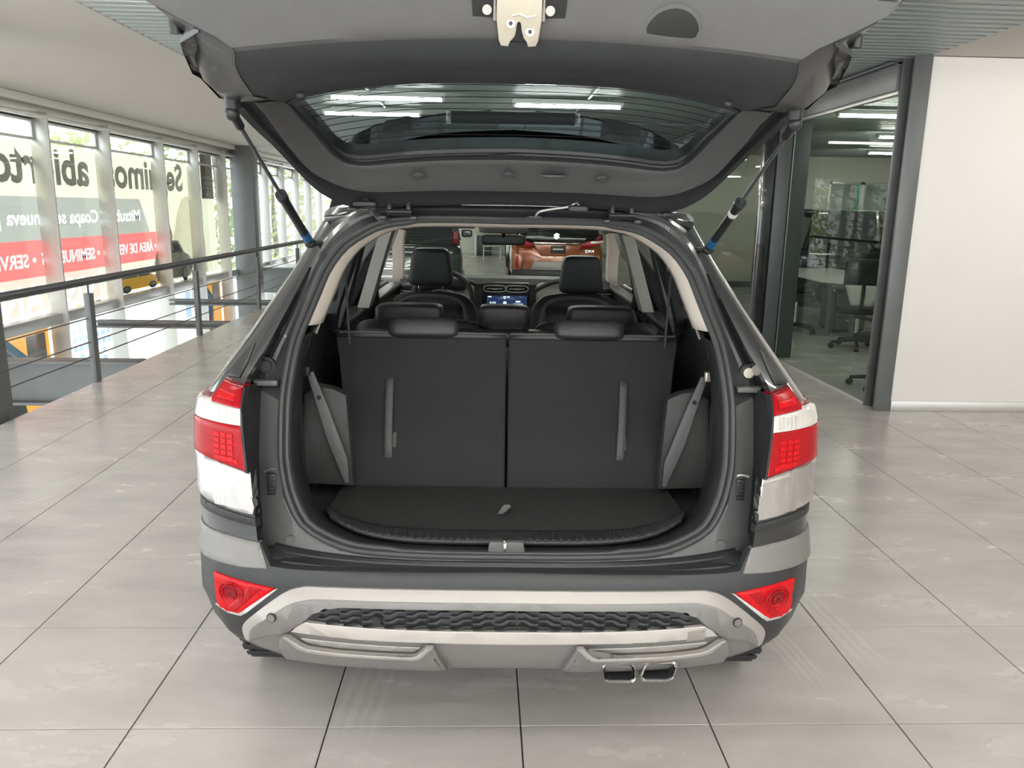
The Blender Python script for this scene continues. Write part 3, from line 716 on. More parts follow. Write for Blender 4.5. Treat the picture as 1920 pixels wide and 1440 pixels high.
M_pearl = mat('white car paint', (.72, .72, .70), .25, 0, .03, 6, coat=1)
t, w, zb = far_car('parked_car', 'burnt orange crossover seen through the windshield, tail towards us', (1.36, 14.9, 0), radians(-2), M_orange, 1.76, 1.56, 4.2, 'orange', M_blackp)
for s_ in (-1, 1):
    b = MB(); b.prism([(s_*x, z) for x, z in ((.42, .93), (.60, 1.01), (.855, 1.03), (.87, .97), (.60, .89), (.48, .88))][::s_], (0, .03, 0), (1, 0, 0), (0, 0, 1), .09, .008); l = b.build('tail_light', M_redb, t)
    b = MB(); b.prism([(s_*x, z) for x, z in ((.60, .96), (.64, 1.01), (.85, 1.02), (.86, .975))][::s_], (0, -.056, 0), (1, 0, 0), (0, 0, 1), .012, .003); b.build('clear_lens', M_clear, l)
    b = MB(); b.prism([(s_*x, z) for x, z in ((.70, 1.03), (.80, 1.14), (.85, 1.13), (.86, 1.03))][::s_], (0, .10, 0), (1, 0, 0), (0, 0, 1), .08, .006); b.build('upper_lens', M_redd, l)
    b = MB(); b.box((s_*.74, -.066, .60), (.045, .03, .22), bev=.008); b.build('reflector', M_redb, t)
    b = MB(); b.prism([(s_*x, z) for x, z in ((.62, .74), (.80, .76), (.80, .46), (.66, .46))][::s_], (0, -.012, 0), (1, 0, 0), (0, 0, 1), .05, .012); b.build('bumper_corner', M_orange, t)
b = MB(); b.box((-.02, -.01, .955), (.84, .05, .03), bev=.008); b.build('chrome_bar', M_chrome, t)
b = MB(); b.prism([(-.44, .93), (-.30, .72), (.34, .72), (.46, .93)], (0, -.02, 0), (1, 0, 0), (0, 0, 1), .05, .012); b.build('hatch_panel', M_orange, t)
b = MB(); b.box((.02, -.085, .845), (.28, .02, .14), bev=.006); p = b.build('plate', M_dash, t)
b = MB(); b.box((.02, -.098, .85), (.20, .008, .03), bev=.002); b.build('plate_strip', M_pearl, p)
text('badge', 'SX4', M_chrome, (.52, -.070, .80), (1, 0, 0), (0, 0, 1), t, width=.17, height=.05, bold=.02)
b = MB()
for q in (1, -1): b.prism([(x*q*.06-.01, 1.085+z*q*.06) for x, z in ((-1, .25), (0, 1), (1, .45), (.5, .1), (0, .42), (-.25, .25), (.35, -.2), (0, -.45), (-.3, -.2))], (0, .055, 0), (1, 0, 0), (0, 0, 1), .012)
b.build('emblem', M_chrome, t)
b = MB(); b.grid(lambda u, v: ((2*u-1)*(.80-.05*v), .07+.13*v, .99+.36*v), 6, 4); o = b.build('rear_window', mat('dark car glass', (.012, .014, .014), .06), t); o.modifiers.new('thick', 'SOLIDIFY').thickness = .012
b = MB(); b.prism([(-.50, .46), (-.42, .62), (.42, .62), (.50, .46)], (0, -.03, 0), (1, 0, 0), (0, 0, 1), .04, .01); b.build('skid_plate', M_silverl, t)
t, w, zb = far_car('parked_van', 'dark green grey vehicle seen through the windshield behind the driver seat', (-1.20, 10.2, 0), radians(2), M_slate, 1.86, 1.78, 4.6, 'van', M_blackp)
b = MB(); b.box((.84, .06, 1.20), (.07, .10, .16), bev=.02); b.build('tail_light', M_redd, t)
b = MB(); b.box((-.84, .06, 1.20), (.07, .10, .16), bev=.02); b.build('tail_light', M_redd, t)
b = MB(); b.box((-.1, -.01, .80), (1.3, .03, .035), bev=.01); b.build('chrome_bar', M_chrome, t)
b = MB(); b.box((.1, -.02, .70), (1.1, .03, .05), bev=.01); b.build('bumper_trim', M_alud, t)
far_car('parked_car', 'white car far off, a corner showing under the interior mirror', (1.42, 20.6, 0), radians(-4), M_pearl, 1.74, 1.48, 4.0, 'white', M_blackp)
far_car('parked_car', 'dark glossy car standing beyond the table behind the office glass', (5.2, 14.1, 0), radians(-90), M_slate, 1.84, 1.62, 4.2, 'suv', M_blackp)
t = thing('metal_bench', 'low metal bench frame seen through the windshield before the far wall', 'bench', (.25, 24.5, 0))
for x in (-.26, .26):
    b = MB(); b.tube([(x, -.15, 0), (x, -.15, .42), (x, .15, .42), (x, .15, 0)], .016, 8); b.build('leg_frame', M_alu, t)
b = MB(); b.box((0, 0, .435), (.58, .36, .03), bev=.006); b.build('top', M_alu, t)
b = MB(); b.tube([(-.26, -.15, .30), (.26, -.15, .30)], .012, 8); b.build('crossbar', M_alu, t)
t = thing('low_cabinet', 'low dark cabinet with a white side against the far wall', 'cabinet', (-.02, 27.2, 0))
b = MB(); b.box((.02, 0, .33), (.50, .4, .66), bev=.008); b.build('carcass', M_steel, t)
b = MB(); b.box((-.27, 0, .36), (.08, .44, .72), bev=.006); b.build('side_panel', M_white, t)
b = MB(); b.box((.02, -.206, .33), (.46, .012, .60), bev=.004); d = b.build('door', M_steel, t)
b = MB(); b.box((.18, -.218, .40), (.015, .012, .12), bev=.003); b.build('handle', M_alu, d)

# ================================================================== the black car with its tailgate open
def lerp(v, X, Y):
    if v <= X[0]: return Y[0]
    for a, b, p, q in zip(X[:-1], X[1:], Y[:-1], Y[1:]):
        if v <= b: return p+(q-p)*(v-a)/(b-a)
    return Y[-1]
def F(z): return lerp(z, [.30, .64, .70, .90, 1.05, 1.2, 1.35, 1.5, 1.585, 1.7], [.08, .08, .10, .12, .16, .25, .36, .47, .53, .62])
def Sf(x, z): return F(z)+.12*(abs(x)/.7)**3          # plane of the tailgate opening
def Wd(z): return lerp(z, [.25, .32, .39, .5, .64, .8, 1.0, 1.046, 1.12, 1.23, 1.43, 1.58], [.70, .80, .865, .885, .89, .885, .88, .87, .825, .764, .65, .58])
def Bz(z): return lerp(z, [.30, .36, .40, .47, .50, .56, .615, .64, .70, .9, 1.05, 1.12, 1.2, 1.35, 1.5, 1.585, 1.7], [.10, .05, .03, .012, .0, .01, .015, .03, .05, .05, .07, .12, .2, .33, .45, .52, .6])
def s_of(x, z):
    u = min(1, abs(x)/Wd(z)); return math.copysign(math.asin(u**1.5)/(pi/2), x)
def Pb(s, z, off=0):        # body surface: s = 0 centre, 1 = corner, then along the side; off outward
    a = abs(s); W = Wd(z)
    if a <= 1:
        t = a*pi/2; x = W*sin(t)**(2/3) if t > 0 else 0; y = .30*(1-cos(t)**(2/3) if cos(t) > 1e-9 else 1)
        e = min(.999, max(.02, a)); t2 = min(e+.01, 1)*pi/2; t1 = max(e-.01, .005)*pi/2
        dx = W*(sin(t2)**(2/3)-sin(t1)**(2/3)); dy = .30*(-max(0, cos(t2))**(2/3)+max(0, cos(t1))**(2/3))
    else: x, y, dx, dy = W, .30+(a-1), 0, 1
    l = hypot(dx, dy) or 1; nx, ny = dy/l, -dx/l
    return Vector((math.copysign(x+nx*off, s) if (x or nx) else 0, Bz(z)+y+ny*off, z))
CAR = thing('car', 'black sport utility car with its tailgate raised, filling the middle of the photo', 'car', (.066, 1.9, 0), radians(-1.3))
def part(name, b, m, parent=CAR, ang=38, **kw):
    o = b.build(name, m, parent, ang=ang)
    for k, v in kw.items(): o[k] = v
    return o
def dens(poly, n=6):
    out = []; N = len(poly)
    for i in range(N):
        a, b = poly[i], poly[(i+1) % N]
        for k in range(n): out.append((a[0]+(b[0]-a[0])*k/n, a[1]+(b[1]-a[1])*k/n))
    return out
def patch(poly, kind, off, th, step=.05, bev=.005, mir=False, dn=5):
    """a panel of thickness th on the opening plane ('f') or on the body skin ('b'); poly in (x, z) or ('s', s, z)"""
    pts = []
    if kind == 'b':
        q = [(p[1], p[2]) if p[0] == 's' else None for p in poly]
        N = len(poly)
        for i in range(N):
            a, b = poly[i], poly[(i+1) % N]
            if a[0] == 's' or b[0] == 's':
                A = q[i] or (s_of(*a), a[1]); B_ = q[(i+1) % N] or (s_of(*b), b[1])
                for k in range(dn): pts.append((A[0]+(B_[0]-A[0])*k/dn, A[1]+(B_[1]-A[1])*k/dn))
            else:
                for k in range(dn):
                    x, z = a[0]+(b[0]-a[0])*k/dn, a[1]+(b[1]-a[1])*k/dn; pts.append((s_of(x, z), z))
    else: pts = dens(poly, dn)
    if mir: pts = [(-p[0], p[1]) for p in pts][::-1]
    B = MB(); bm = B.bm
    f = bm.faces.new([bm.verts.new((p[0], 0, p[1])) for p in pts]); bmesh.ops.triangulate(bm, faces=[f])
    for ax in (0, 2):
        lo = min(v.co[ax] for v in bm.verts); hi = max(v.co[ax] for v in bm.verts)
        for c_ in ((-.035, -.022, -.012, -.005, .005, .012, .022, .035) if ax == 0 and kind == 'b' else ()):
            if lo < c_ < hi: bmesh.ops.bisect_plane(bm, geom=bm.verts[:]+bm.edges[:]+bm.faces[:], dist=1e-6, plane_co=(c_, 0, 0), plane_no=(1, 0, 0))
        k = math.ceil(lo/step)
        while k*step < hi:
            co = Vector((0, 0, 0)); co[ax] = k*step; no = Vector((0, 0, 0)); no[ax] = 1
            bmesh.ops.bisect_plane(bm, geom=bm.verts[:]+bm.edges[:]+bm.faces[:], dist=1e-6, plane_co=co, plane_no=no); k += 1
    bmesh.ops.remove_doubles(bm, verts=bm.verts[:], dist=2e-4)
    depth = {}
    if bev:
        bmesh.ops.inset_region(bm, faces=bm.faces[:], thickness=bev, use_boundary=True, use_even_offset=False)
        for e in bm.edges:
            if e.is_boundary:
                for v in e.verts: depth[v] = bev*.7
    be = [e for e in bm.edges if e.is_boundary]
    r = bmesh.ops.extrude_edge_only(bm, edges=be)
    nv = [g for g in r['geom'] if isinstance(g, bmesh.types.BMVert)]
    for v in nv: depth[v] = th
    for v in bm.verts:
        d = off-depth.get(v, 0); x, z = v.co.x, v.co.z
        v.co = Pb(x, z, d) if kind == 'b' else Vector((x, Sf(x, z)-d, z))
    return B
def half_loop(segs, ns):        # segs: polylines from the top centre down one side to the bottom centre
    out = []
    for sg, n in zip(segs, ns):
        r = resample([(p[0], 0, p[1]) for p in sg], n); out += [(v.x, v.z) for v in (r if not out else r[1:])]
    return out
def full(h): return h+[(-x, z) for x, z in h[-2:0:-1]]
def smooth2(P, n=5): return [(v.x, v.z) for v in crom([(x, 0, z) for x, z in P], n)]

# ---- outlines measured in car space (x, z), one side
SEAL = smooth2([(0, 1.548), (.16, 1.549), (.31, 1.545), (.395, 1.530), (.455, 1.50), (.503, 1.465), (.545, 1.405), (.568, 1.34), (.592, 1.27), (.613, 1.205), (.625, 1.12), (.629, 1.01), (.627, .897), (.618, .83), (.60, .772), (.566, .716), (.51, .687), (.433, .667), (.343, .662), (.174, .661), (0, .661)], 4)
FOUT = [(0, 1.588), (.30, 1.586), (.42, 1.572), (.50, 1.54), (.56, 1.47), (.61, 1.34), (.66, 1.21), (.70, 1.13), (.717, 1.08), (.722, .93), (.727, .73), (.705, .66), (.675, .618), (.63, .628), (.45, .642), (0, .647)]
HS = half_loop([SEAL], [60]); HF = half_loop([smooth2(FOUT, 3)], [60])
FS, FF = full(HS), full(HF)
def mixl(A, B, t): return [(a[0]+(b[0]-a[0])*t, a[1]+(b[1]-a[1])*t) for a, b in zip(A, B)]
def onf(L, off): return [Vector((x, Sf(x, z)-off, z)) for x, z in L]

# ---- body shell
def build_body():
    for sg in (-1, 1):
        b = MB(); rows = []
        for z in (.66, .69, .75, .82, .9, .97, 1.03, 1.07, 1.10, 1.12, 1.15, 1.2, 1.26, 1.33, 1.4, 1.47, 1.53, 1.575):
            xf = lerp(z, [.60, .66, .73, .93, 1.08, 1.13, 1.21, 1.34, 1.47, 1.54, 1.572], [.665, .70, .727, .722, .717, .70, .66, .61, .56, .50, .42])
            xi = lerp(z, [.66, .70, .88, 1.0, 1.09, 1.12], [.665, .672, .684, .70, .712, .725]) if z <= 1.10 else xf+.008
            xi = min(xi, Wd(z)*.985); s0 = s_of(xi, z); row = [Vector((sg*xf, Sf(xf, z), z))]
            s1 = 1.9 if z < 1.11 else 1.50
            for k in range(9): row.append(Pb(sg*(s0+(1-s0)*k/8), z))
            for k in range(1, 6): row.append(Pb(sg*(1+(s1-1)*k/5), z))
            rows.append(row)
        b.loops(rows, False); part('quarter_panel', b, M_black, ang=30)
        # flank forward of the rear wheel, up to the nose
        b = MB(); rows = []
        for j in range(9):
            row = []
            for i in range(41):
                y = .55+(4.40-.55)*i/40; lo = .30
                for yc in (.76, 3.70):
                    d = abs(y-yc)
                    if d < .42: lo = max(lo, .33+math.sqrt(.42**2-d*d))
                z = lo+(1.08-lo)*j/8; w = Wd(z)*(1-.25*max(0, (y-3.9)/.5)**2); row.append(Vector((sg*(w-.003), y, z-.12*max(0, (y-3.6)/.8)*(j/8))))
            rows.append(row)
        b.loops(rows, False); part('flank', b, M_black)
        b = MB(); b.tube([(sg*(Wd(1.3)-.03), 1.28, 1.10), (sg*(Wd(1.5)-.03), 1.36, 1.52)], .035, 8); b.build('door_pillar', M_blackp, CAR); b = MB(); b.tube([(sg*(Wd(1.1)-.04), 2.06, 1.08), (sg*(Wd(1.5)-.03), 2.02, 1.52)], .045, 8)
        b.build('door_pillar', M_blackp, CAR)
        b = MB(); b.tube(crom([(sg*.57, .70, 1.545), (sg*.59, 1.3, 1.565), (sg*.60, 2.3, 1.57), (sg*.64, 2.9, 1.46), (sg*.73, 3.6, 1.12)], 5), .028, 10); part('roof_rail', b, M_black)
        for (y0, y1) in ((.80, 1.26), (1.36, 2.0), (2.10, 3.0)):
            b = MB(); b.grid(lambda u, v: (sg*(Wd(1.12+.38*v)-.035), (y0+(y1-y0)*u)*(1 if y1 < 2.5 else 1-.14*v*u), 1.10+.41*v), 4, 4); o = part('side_window', b, G_side)
        b = MB(); b.tube([(sg*(Wd(1.1)-.02), .70, 1.09), (sg*(Wd(1.1)-.02), 3.5, 1.07)], .018, 8); part('window_sill', b, M_blackp)
        b = MB(); b.sq((sg*.98, 3.05, 1.12), (.20, .12, .15), .5, .5); b.tube([(sg*.80, 3.05, 1.07), (sg*.92, 3.05, 1.09)], .03, 8); part('door_mirror', b, M_black)
    b = MB(); b.grid(lambda u, v: ((2*u-1)*.57, .545+2.1*v+.04*abs(2*u-1)**3, 1.584+.035*(1-(2*u-1)**2)*min(1, .10+v*3)-.03*max(0, v-.85)/.15-.035*abs(2*u-1)**3), 14, 10); o = part('roof', b, M_black); o.modifiers.new('thick', 'SOLIDIFY').thickness = .02
    b = MB(); b.grid(lambda u, v: ((2*u-1)*(.70-.10*v), 3.72-1.10*v+.10*(1-(2*u-1)**2), 1.06+.50*v), 10, 6); part('windshield', b, G_shield)
    b = MB(); b.grid(lambda u, v: ((2*u-1)*.78*(1-.1*v), 3.74+.72*v, 1.065-.10*v-.04*(2*u-1)**2), 10, 6); o = part('hood', b, M_black); o.modifiers.new('thick', 'SOLIDIFY').thickness = .02
    b = MB(); b.box((0, 4.42, .62), (1.50, .14, .62), bev=.06); part('front_bumper', b, M_bump)
    b = MB(); b.box((0, 2.4, .27), (1.62, 3.6, .06), bev=.02); b.box((0, .50, .45), (1.2, .5, .26), bev=.05); part('underbody', b, M_blackp)
    # rear wheels and front wheels, the tread cut by grooves
    for sx in (-1, 1):
        for y in (.76, 3.70):
            b = MB(); R = .343; pr = [(.655, R-.06), (.64, R-.015), (.655, R)]
            for k in range(4): pr += [(.68+k*.05, R), (.685+k*.05, R-.008), (.693+k*.05, R-.008), (.698+k*.05, R)]
            pr += [(.855, R), (.872, R-.015), (.865, R-.07), (.85, R-.12), (.69, R-.12)]
            b.loops([[Vector((sx*x, y+r*cos(2*pi*k/36), .343+r*sin(2*pi*k/36))) for x, r in pr] for k in range(37)], False)
            w = part('wheel', b, M_tyre)
            b = MB(); b.cyl((sx*.75, y, .343), (sx*.85, y, .343), .222, 24); part('rim', b, M_rim, w)
            b = MB()
            for k in range(36):
                a = 2*pi*(k+.5)/36; b.box((sx*.757, y+(R+.002)*cos(a), .343+(R+.002)*sin(a)), (.215, .030, .008), rx=a-pi/2, bev=.002, seg=1)
            part('tread', b, M_tyre, w)['kind'] = 'stuff'
build_body()

# ---- opening: painted flange, plastic trim, rubber seals, beige reveal
def build_opening():
    b = MB(); b.loops([onf(FF, -.03), onf(FF, .0), onf(mixl(FF, FS, .25), .004), onf(mixl(FF, FS, .45), -.004), onf(mixl(FF, FS, .8), -.004), onf(mixl(FF, FS, 1.0), -.002), onf(mixl(FF, FS, 1.0), -.05)], True)
    part('opening_flange', b, M_inner, ang=25)
    lo = [p for p in HF if p[1] < 1.085]; li = [p for p in HS if p[1] < 1.085]
    lo = [(x-.004, z+.001) for x, z in lo]; li = [(x+.014, z-.004) for x, z in li]; li[-1] = (0, li[-1][1]); lo[-1] = (0, lo[-1][1])
    poly = lo+[(-x, z) for x, z in lo[-2::-1]]+[(-x, z) for x, z in li]+li[-2::-1]
    b = patch(poly, 'f', .012, .02, .06, .004, dn=1); o = part('opening_trim', b, M_trim, ang=30)
    for sx in (-1, 1):
        b = MB(); x, z = sx*.598, .670; b.cyl((x, Sf(x, z)-.010, z), (x, Sf(x, z)-.017, z), .0145, 20); part('clip_cap', b, M_trim, o)
        b = MB(); x, z = sx*.688, 1.132; b.cyl((x, Sf(x, z)+.0, z), (x, Sf(x, z)-.014, z), .024, 20); d = part('rubber_plug', b, M_blackp)
        b = MB(); b.cyl((x, Sf(x, z)-.012, z), (x, Sf(x, z)-.022, z), .015, 18); part('plug_face', b, M_trimd if sx < 0 else M_zinc, d)
        b = MB(); b.prism([(sx*q[0], q[1]) for q in ((.645, 1.10), (.712, 1.10), (.706, 1.085), (.645, 1.085))][::sx], (0, Sf(.68, 1.09)-.012, 0), (1, 0, 0), (0, 0, 1), .03, .003); part('trim_edge', b, M_trim, o)
        b = MB(); x, z = sx*.656, .818; b.box((x, Sf(x, z)-.014, z), (.026, .012, .062), bev=.003); p = part('vent_socket', b, M_blackp, o)
        b = MB()
        for k in range(5): b.box((x, Sf(x, z)-.021, z-.022+k*.011), (.018, .004, .005), bev=.001, seg=1)
        b.build('vent_rib', M_trimd, o)['kind'] = 'stuff'
        b = MB(); b.tube(crom([(x-.022, Sf(x, .858)-.014, .852), (x, Sf(x, .862)-.015, .860), (x+.024, Sf(x, .858)-.014, .855)], 4), .0035, 6); part('trim_crease', b, M_alud if sx > 0 else M_trim, o)
    for (t, off, r, m) in ((0.0, .012, .0095, M_rubber), (-.30, .006, .0085, M_rubber)):
        b = MB(); b.tube(onf(mixl(FS, FF, t) if t >= 0 else [(x*.972, .5*(z+ (1.105+(z-1.105)*.972)) if abs(x) < .3 else 1.105+(z-1.105)*.975) for x, z in FS], off), r, 8, closed=True); part('door_seal', b, m)
    # inner reveal, dark below and beige above
    def inset(L, k, d): return [Vector((x*(1-k), Sf(x, z)+d, 1.10+(z-1.10)*(1-k*.75))) for x, z in L]
    hi = [p for p in HS if p[1] > 1.225]; arc = [(-x, z) for x, z in hi[:0:-1]]+hi
    b = MB(); b.loops([inset(arc, .022, .0), inset(arc, .030, .005), inset(arc, .058, .075), inset(arc, .062, .11)], False); o = part('reveal_trim', b, M_beige, ang=60)
    o.modifiers.new('thick', 'SOLIDIFY').thickness = .006
    l = [p for p in HS if p[1] <= 1.24]; arc2 = l+[(-x, z) for x, z in l[-2::-1]]
    def inset2(L, k, d): return [Vector((x*(1-k), Sf(x, z)+d, max(z+.004 if z < .7 else z, z+k*.02))) for x, z in L]
    b = MB(); b.loops([inset2(arc2, .02, .0), inset2(arc2, .03, .01), inset2(arc2, .035, .10)], False); o = part('lower_reveal', b, M_trimd, ang=60)
    o.modifiers.new('thick', 'SOLIDIFY').thickness = .006
    # sill cover with ribs, striker in its recess
    b = MB(); b.grid(lambda u, v: ((2*u-1)*(.50+.03*v), .112+.080*v+.10*abs(2*u-1)**4, .690+.006*sin(pi*v)+.03*abs(2*u-1)**6), 24, 5); o = part('sill_cover', b, M_trimd); o.modifiers.new('thick', 'SOLIDIFY').thickness = .012
    b = MB()
    for k in range(-22, 23):
        x = k*.0215
        if abs(x) > .06: b.box((x, .135+.10*abs(x/.5)**4, .6955+.02*abs(x/.5)**6), (.010, .05, .006), bev=.002, seg=1)
    b.build('sill_rib', M_trimd, o)['kind'] = 'stuff'
    b = MB(); b.prism([(-.052, .665), (.052, .665), (.046, .703), (-.046, .703)], (0, .100, 0), (1, 0, 0), (0, 0, 1), .02, .006); r = part('striker_recess', b, M_trim)
    b = MB(); b.tube(crom([(-.004, .125, .672), (-.004, .085, .676), (-.004, .078, .690), (-.004, .085, .702), (-.004, .125, .704)], 4), .0048, 8); part('striker', b, M_chrome, r)
build_opening()

# ---- bumper, ledge, silver skid plate
def build_bumper():
    xs = [0, .03, .06, .10, .14, .18, .22, .26, .30, .34, .38, .42, .46, .50, .54, .58, .61, .632, .648, .664, .68, .70, .72, .74, .76, .78, .80]
    ss = [s_of(x, .60) for x in xs]+[.90, .95, 1.0, 1.06, 1.12, 1.18, 1.24]; cols = []
    for q in ss:
        x = abs(Pb(q, .60).x) if q <= 1 else 1
        zt = lerp(x, [0, .58, .632, .664, .74, .80, 1], [.638, .630, .632, .684, .689, .692, .696]); zl = lerp(x, [0, .3, .55, .72, .9, 1], [.326, .325, .318, .31, .30, .30])+(max(0, q-1)*.25)
        cols.append([(q, zl+(zt-zl)*j/12) for j in range(13)])
    b = MB(); rows = [[Pb(-q, z, 0) for q, z in c_] for c_ in cols[:0:-1]]+[[Pb(q, z, 0) for q, z in c_] for c_ in cols]
    rows = [r+[r[-1]+Vector((0, .004, .002)), r[-1]+Vector((0, .03, .002))] for r in rows]
    b.loops(rows, False); o = part('rear_bumper', b, M_bump, ang=40)
    # shelf between the sill and the bumper
    b = MB(); rows = []
    for (k, dy, z) in ((0, None, .650), (1, .030, .650), (2, .012, .644), (3, .010, .640), (4, -.012, .632), (5, -.018, .610)):
        row = []
        for i in range(33):
            x = (2*i/32-1)*.645; yf = Sf(x, .645)-.012; yb = Pb(s_of(x, .634), .634).y
            y = yf+.02 if k == 0 else yf+(yb+.014-yf)*(0, .15, .32, .36, .80, 1.0)[k]
            row.append(Vector((x, y, z+.006*abs(x/.64)**3-(.012 if abs(x) > .62 else 0)*(k > 1))))
        rows.append(row)
    b.loops(rows, False); part('bumper_shelf', b, M_blackp, ang=20)
    for sx in (-1, 1):
        b = patch([(.668, .688), (.74, .693), (.80, .695), ('s', 1.0, .697), ('s', 1.2, .698), ('s', 1.2, .625), ('s', 1.0, .622), (.805, .622), (.72, .622), (.640, .627)], 'b', .007, .02, .04, .004, mir=sx < 0); part('lit_bumper_shoulder', b, M_silver, o)  # same bumper, lighter paint imitates light on the upward facet
        r = part('reflector', patch([(.618, .577), (.70, .584), (.800, .591), (.797, .55), (.790, .503), (.76, .487), (.727, .488)], 'b', .006, .02, .03, .004, mir=sx < 0), M_redb)
        part('reflector_rim', patch([(.728, .492), (.620, .573), (.608, .578), (.722, .480), (.765, .479), (.80, .497), (.797, .503), (.76, .489)], 'b', .004, .015, .03, .001, mir=sx < 0), M_alu, r)
        b = MB(); p = Pb(s_of(sx*.745, .545), .545, .004); b.cyl(p, p+Vector((sx*.4, -.9, 0)).normalized()*.004, .022, 18); part('lamp_bowl', b, M_redd, r)
        for rr_ in (.012, .030, .040):
            b = MB(); nrm = Vector((sx*.4, -.9, 0)).normalized(); ax = nrm.cross(Vector((0, 0, 1))); b.tube([p+nrm*.004+ax*rr_*cos(a)+Vector((0, 0, rr_*.8*sin(a))) for a in [2*pi*k/20 for k in range(20)]], .0022, 6, closed=True); part('lens_ring', b, M_red, r)
        part('lens_facet', patch([(.655, .571), (.690, .574), (.752, .505), (.735, .496)], 'b', .0085, .006, .03, .002, mir=sx < 0), M_red, r)
    # silver skid: sloped outer frame, flat face, lower band
    top = [(0, .598), (.30, .597), (.50, .594), (.545, .589), (.59, .570), (.66, .515), (.70, .475), (.722, .44), (.722, .405)]
    inn = [(0, .572), (.30, .571), (.48, .569), (.53, .562), (.575, .545), (.64, .497), (.68, .459), (.695, .43), (.70, .405)]
    b = MB(); L = 8; ts = smooth2(top, 4); ti = smooth2(inn, 4); n = len(ts)
    def both(P): return [(-x, z) for x, z in P[:0:-1]]+P
    def onb(P, off): return [Pb(s_of(x, z), z, off) for x, z in P]
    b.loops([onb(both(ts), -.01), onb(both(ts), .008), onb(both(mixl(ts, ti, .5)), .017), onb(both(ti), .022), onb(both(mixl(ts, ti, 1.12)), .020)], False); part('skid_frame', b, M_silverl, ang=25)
    gr = [(0, .549), (.25, .548), (.445, .546), (.475, .542), (.50, .53), (.532, .503), (.585, .455)]   # grille top edge
    fo = [(0, .571), (.30, .570), (.48, .568), (.53, .561), (.575, .544), (.64, .496), (.68, .458), (.695, .43), (.70, .400), (.655, .432), (.60, .448)]
    H = smooth2(fo[:9], 3)+fo[9:]; G = smooth2(gr, 3)
    poly = H+[(x, z) for x, z in G[::-1]]; poly = poly+[(-x, z) for x, z in G[1:]]+[(-x, z) for x, z in H[:0:-1]]
    part('skid_face', patch(poly, 'b', .020, .03, .05, .003, dn=1), M_silver)
    bar = [(0, .487), (.20, .488), (.36, .492), (.53, .500), (.575, .4585), (.46, .452), (.34, .446), (0, .442)]
    poly = bar+[(-x, z) for x, z in bar[-2:0:-1]]
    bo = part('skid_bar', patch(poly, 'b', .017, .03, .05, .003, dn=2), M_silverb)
    part('tow_cover', patch([(.487, .450), (.487, .487), (.494, .491), (.524, .494), (.534, .489), (.534, .452)], 'b', .0195, .01, .03, .002), M_silverl, bo)
    low = [(0, .441), (.34, .445), (.46, .451), (.575, .457), (.60, .447), (.655, .431), (.70, .399), (.722, .403), (.722, .388), (.67, .362), (.60, .345), (.47, .336), (.19, .331), (0, .331)]
    poly = low+[(-x, z) for x, z in low[-2:0:-1]]
    part('skid_lower', patch(poly, 'b', .006, .03, .05, .003, dn=2), M_silver)
    for sx in (-1, 1):
        out = [(.192, .438), (.208, .438), (.232, .407), (.25, .401), (.452, .406), (.53, .412), (.552, .420), (.582, .448), (.592, .450), (.605, .43), (.612, .385), (.60, .348), (.47, .338), (.19, .333), (.157, .341)]
        part('lower_pod', patch(out, 'b', .028, .03, .04, .006, mir=sx < 0, dn=2), M_silver)
        lip = [(.190, .4395), (.208, .4395), (.236, .410), (.25, .4045), (.452, .4095), (.525, .4155), (.545, .423), (.578, .449), (.590, .4505), (.556, .412), (.53, .403), (.452, .397), (.245, .392), (.226, .398)]
        part('pod_lip_highlight', patch(lip, 'b', .034, .02, .04, .002, mir=sx < 0, dn=2), M_silverl)  # brighter silver imitates the highlight along the slot edge
        poc = [(.225, .424), (.245, .4065), (.452, .411), (.525, .417), (.55, .436), (.46, .432), (.34, .427)]
        part('pod_recess', patch(poc, 'b', .010, .01, .04, .002, mir=sx < 0, dn=2), M_silverl)
        for (x, z, off, m) in ((.618, .507, .0205, M_silver), (.339, .515, .013, M_blackp)):
            b = MB(); p = Pb(s_of(sx*x, z), z, off); q = Pb(s_of(sx*x, z), z, off+.003)
            b.cyl(p, q, .0135, 20); sn = part('parking_sensor', b, M_bump if m is M_silver else M_blackp)
            b = MB(); b.cyl(q, q+(q-p)*.6, .0105, 18); part('sensor_face', b, m, sn)
    # grille: dark back plate and a relief of interlocking chevrons
    gp = G+[(.532, .503), (.50, .495), (.36, .490), (.20, .486), (0, .485)]; gp = smooth2(gr[:6], 3)+gp[-4:]
    poly = gp+[(-x, z) for x, z in gp[-2:0:-1]]
    go = part('grille', patch(poly, 'b', .003, .01, .05, .0, dn=1), M_blackp)
    cells = []
    for k in range(-9, 10):
        x0 = k*.0585
        for (r, z) in enumerate((.533, .515, .497)):
            if abs(x0) > (.47, .50, .52)[r]: continue
            sg = 1 if x0 <= 0 else -1
            P = [(-.027, -.0065), (-.005, -.0065), (.012, .0035), (.027, .0035), (.027, .0080), (.006, .0080), (-.012, -.0018), (-.027, -.0018)]
            b = MB(); V0 = []; V1 = []
            for (u, v) in (P if sg > 0 else [(-u, v) for u, v in P[::-1]]):
                x, zz = x0+u*.98, z+v; V0.append(Pb(s_of(x, zz), zz, .002)); V1.append(Pb(s_of(x, zz), zz, .013))
            b.loops([V0, V1], True, True, True); b.build('grille_link', M_bump, go, smooth=False)
    # twin exhaust tips
    def rr(cx, cz, w, h, r, sk, n=5):
        P = []
        for (sx, sz, a0) in ((1, 1, 0), (-1, 1, 90), (-1, -1, 180), (1, -1, 270)):
            for k in range(n+1):
                a = radians(a0+90*k/n); x, z = sx*(w/2-r)+r*cos(a), sz*(h/2-r)+r*sin(a); P.append((cx+x+sk*z, cz+z))
        return P
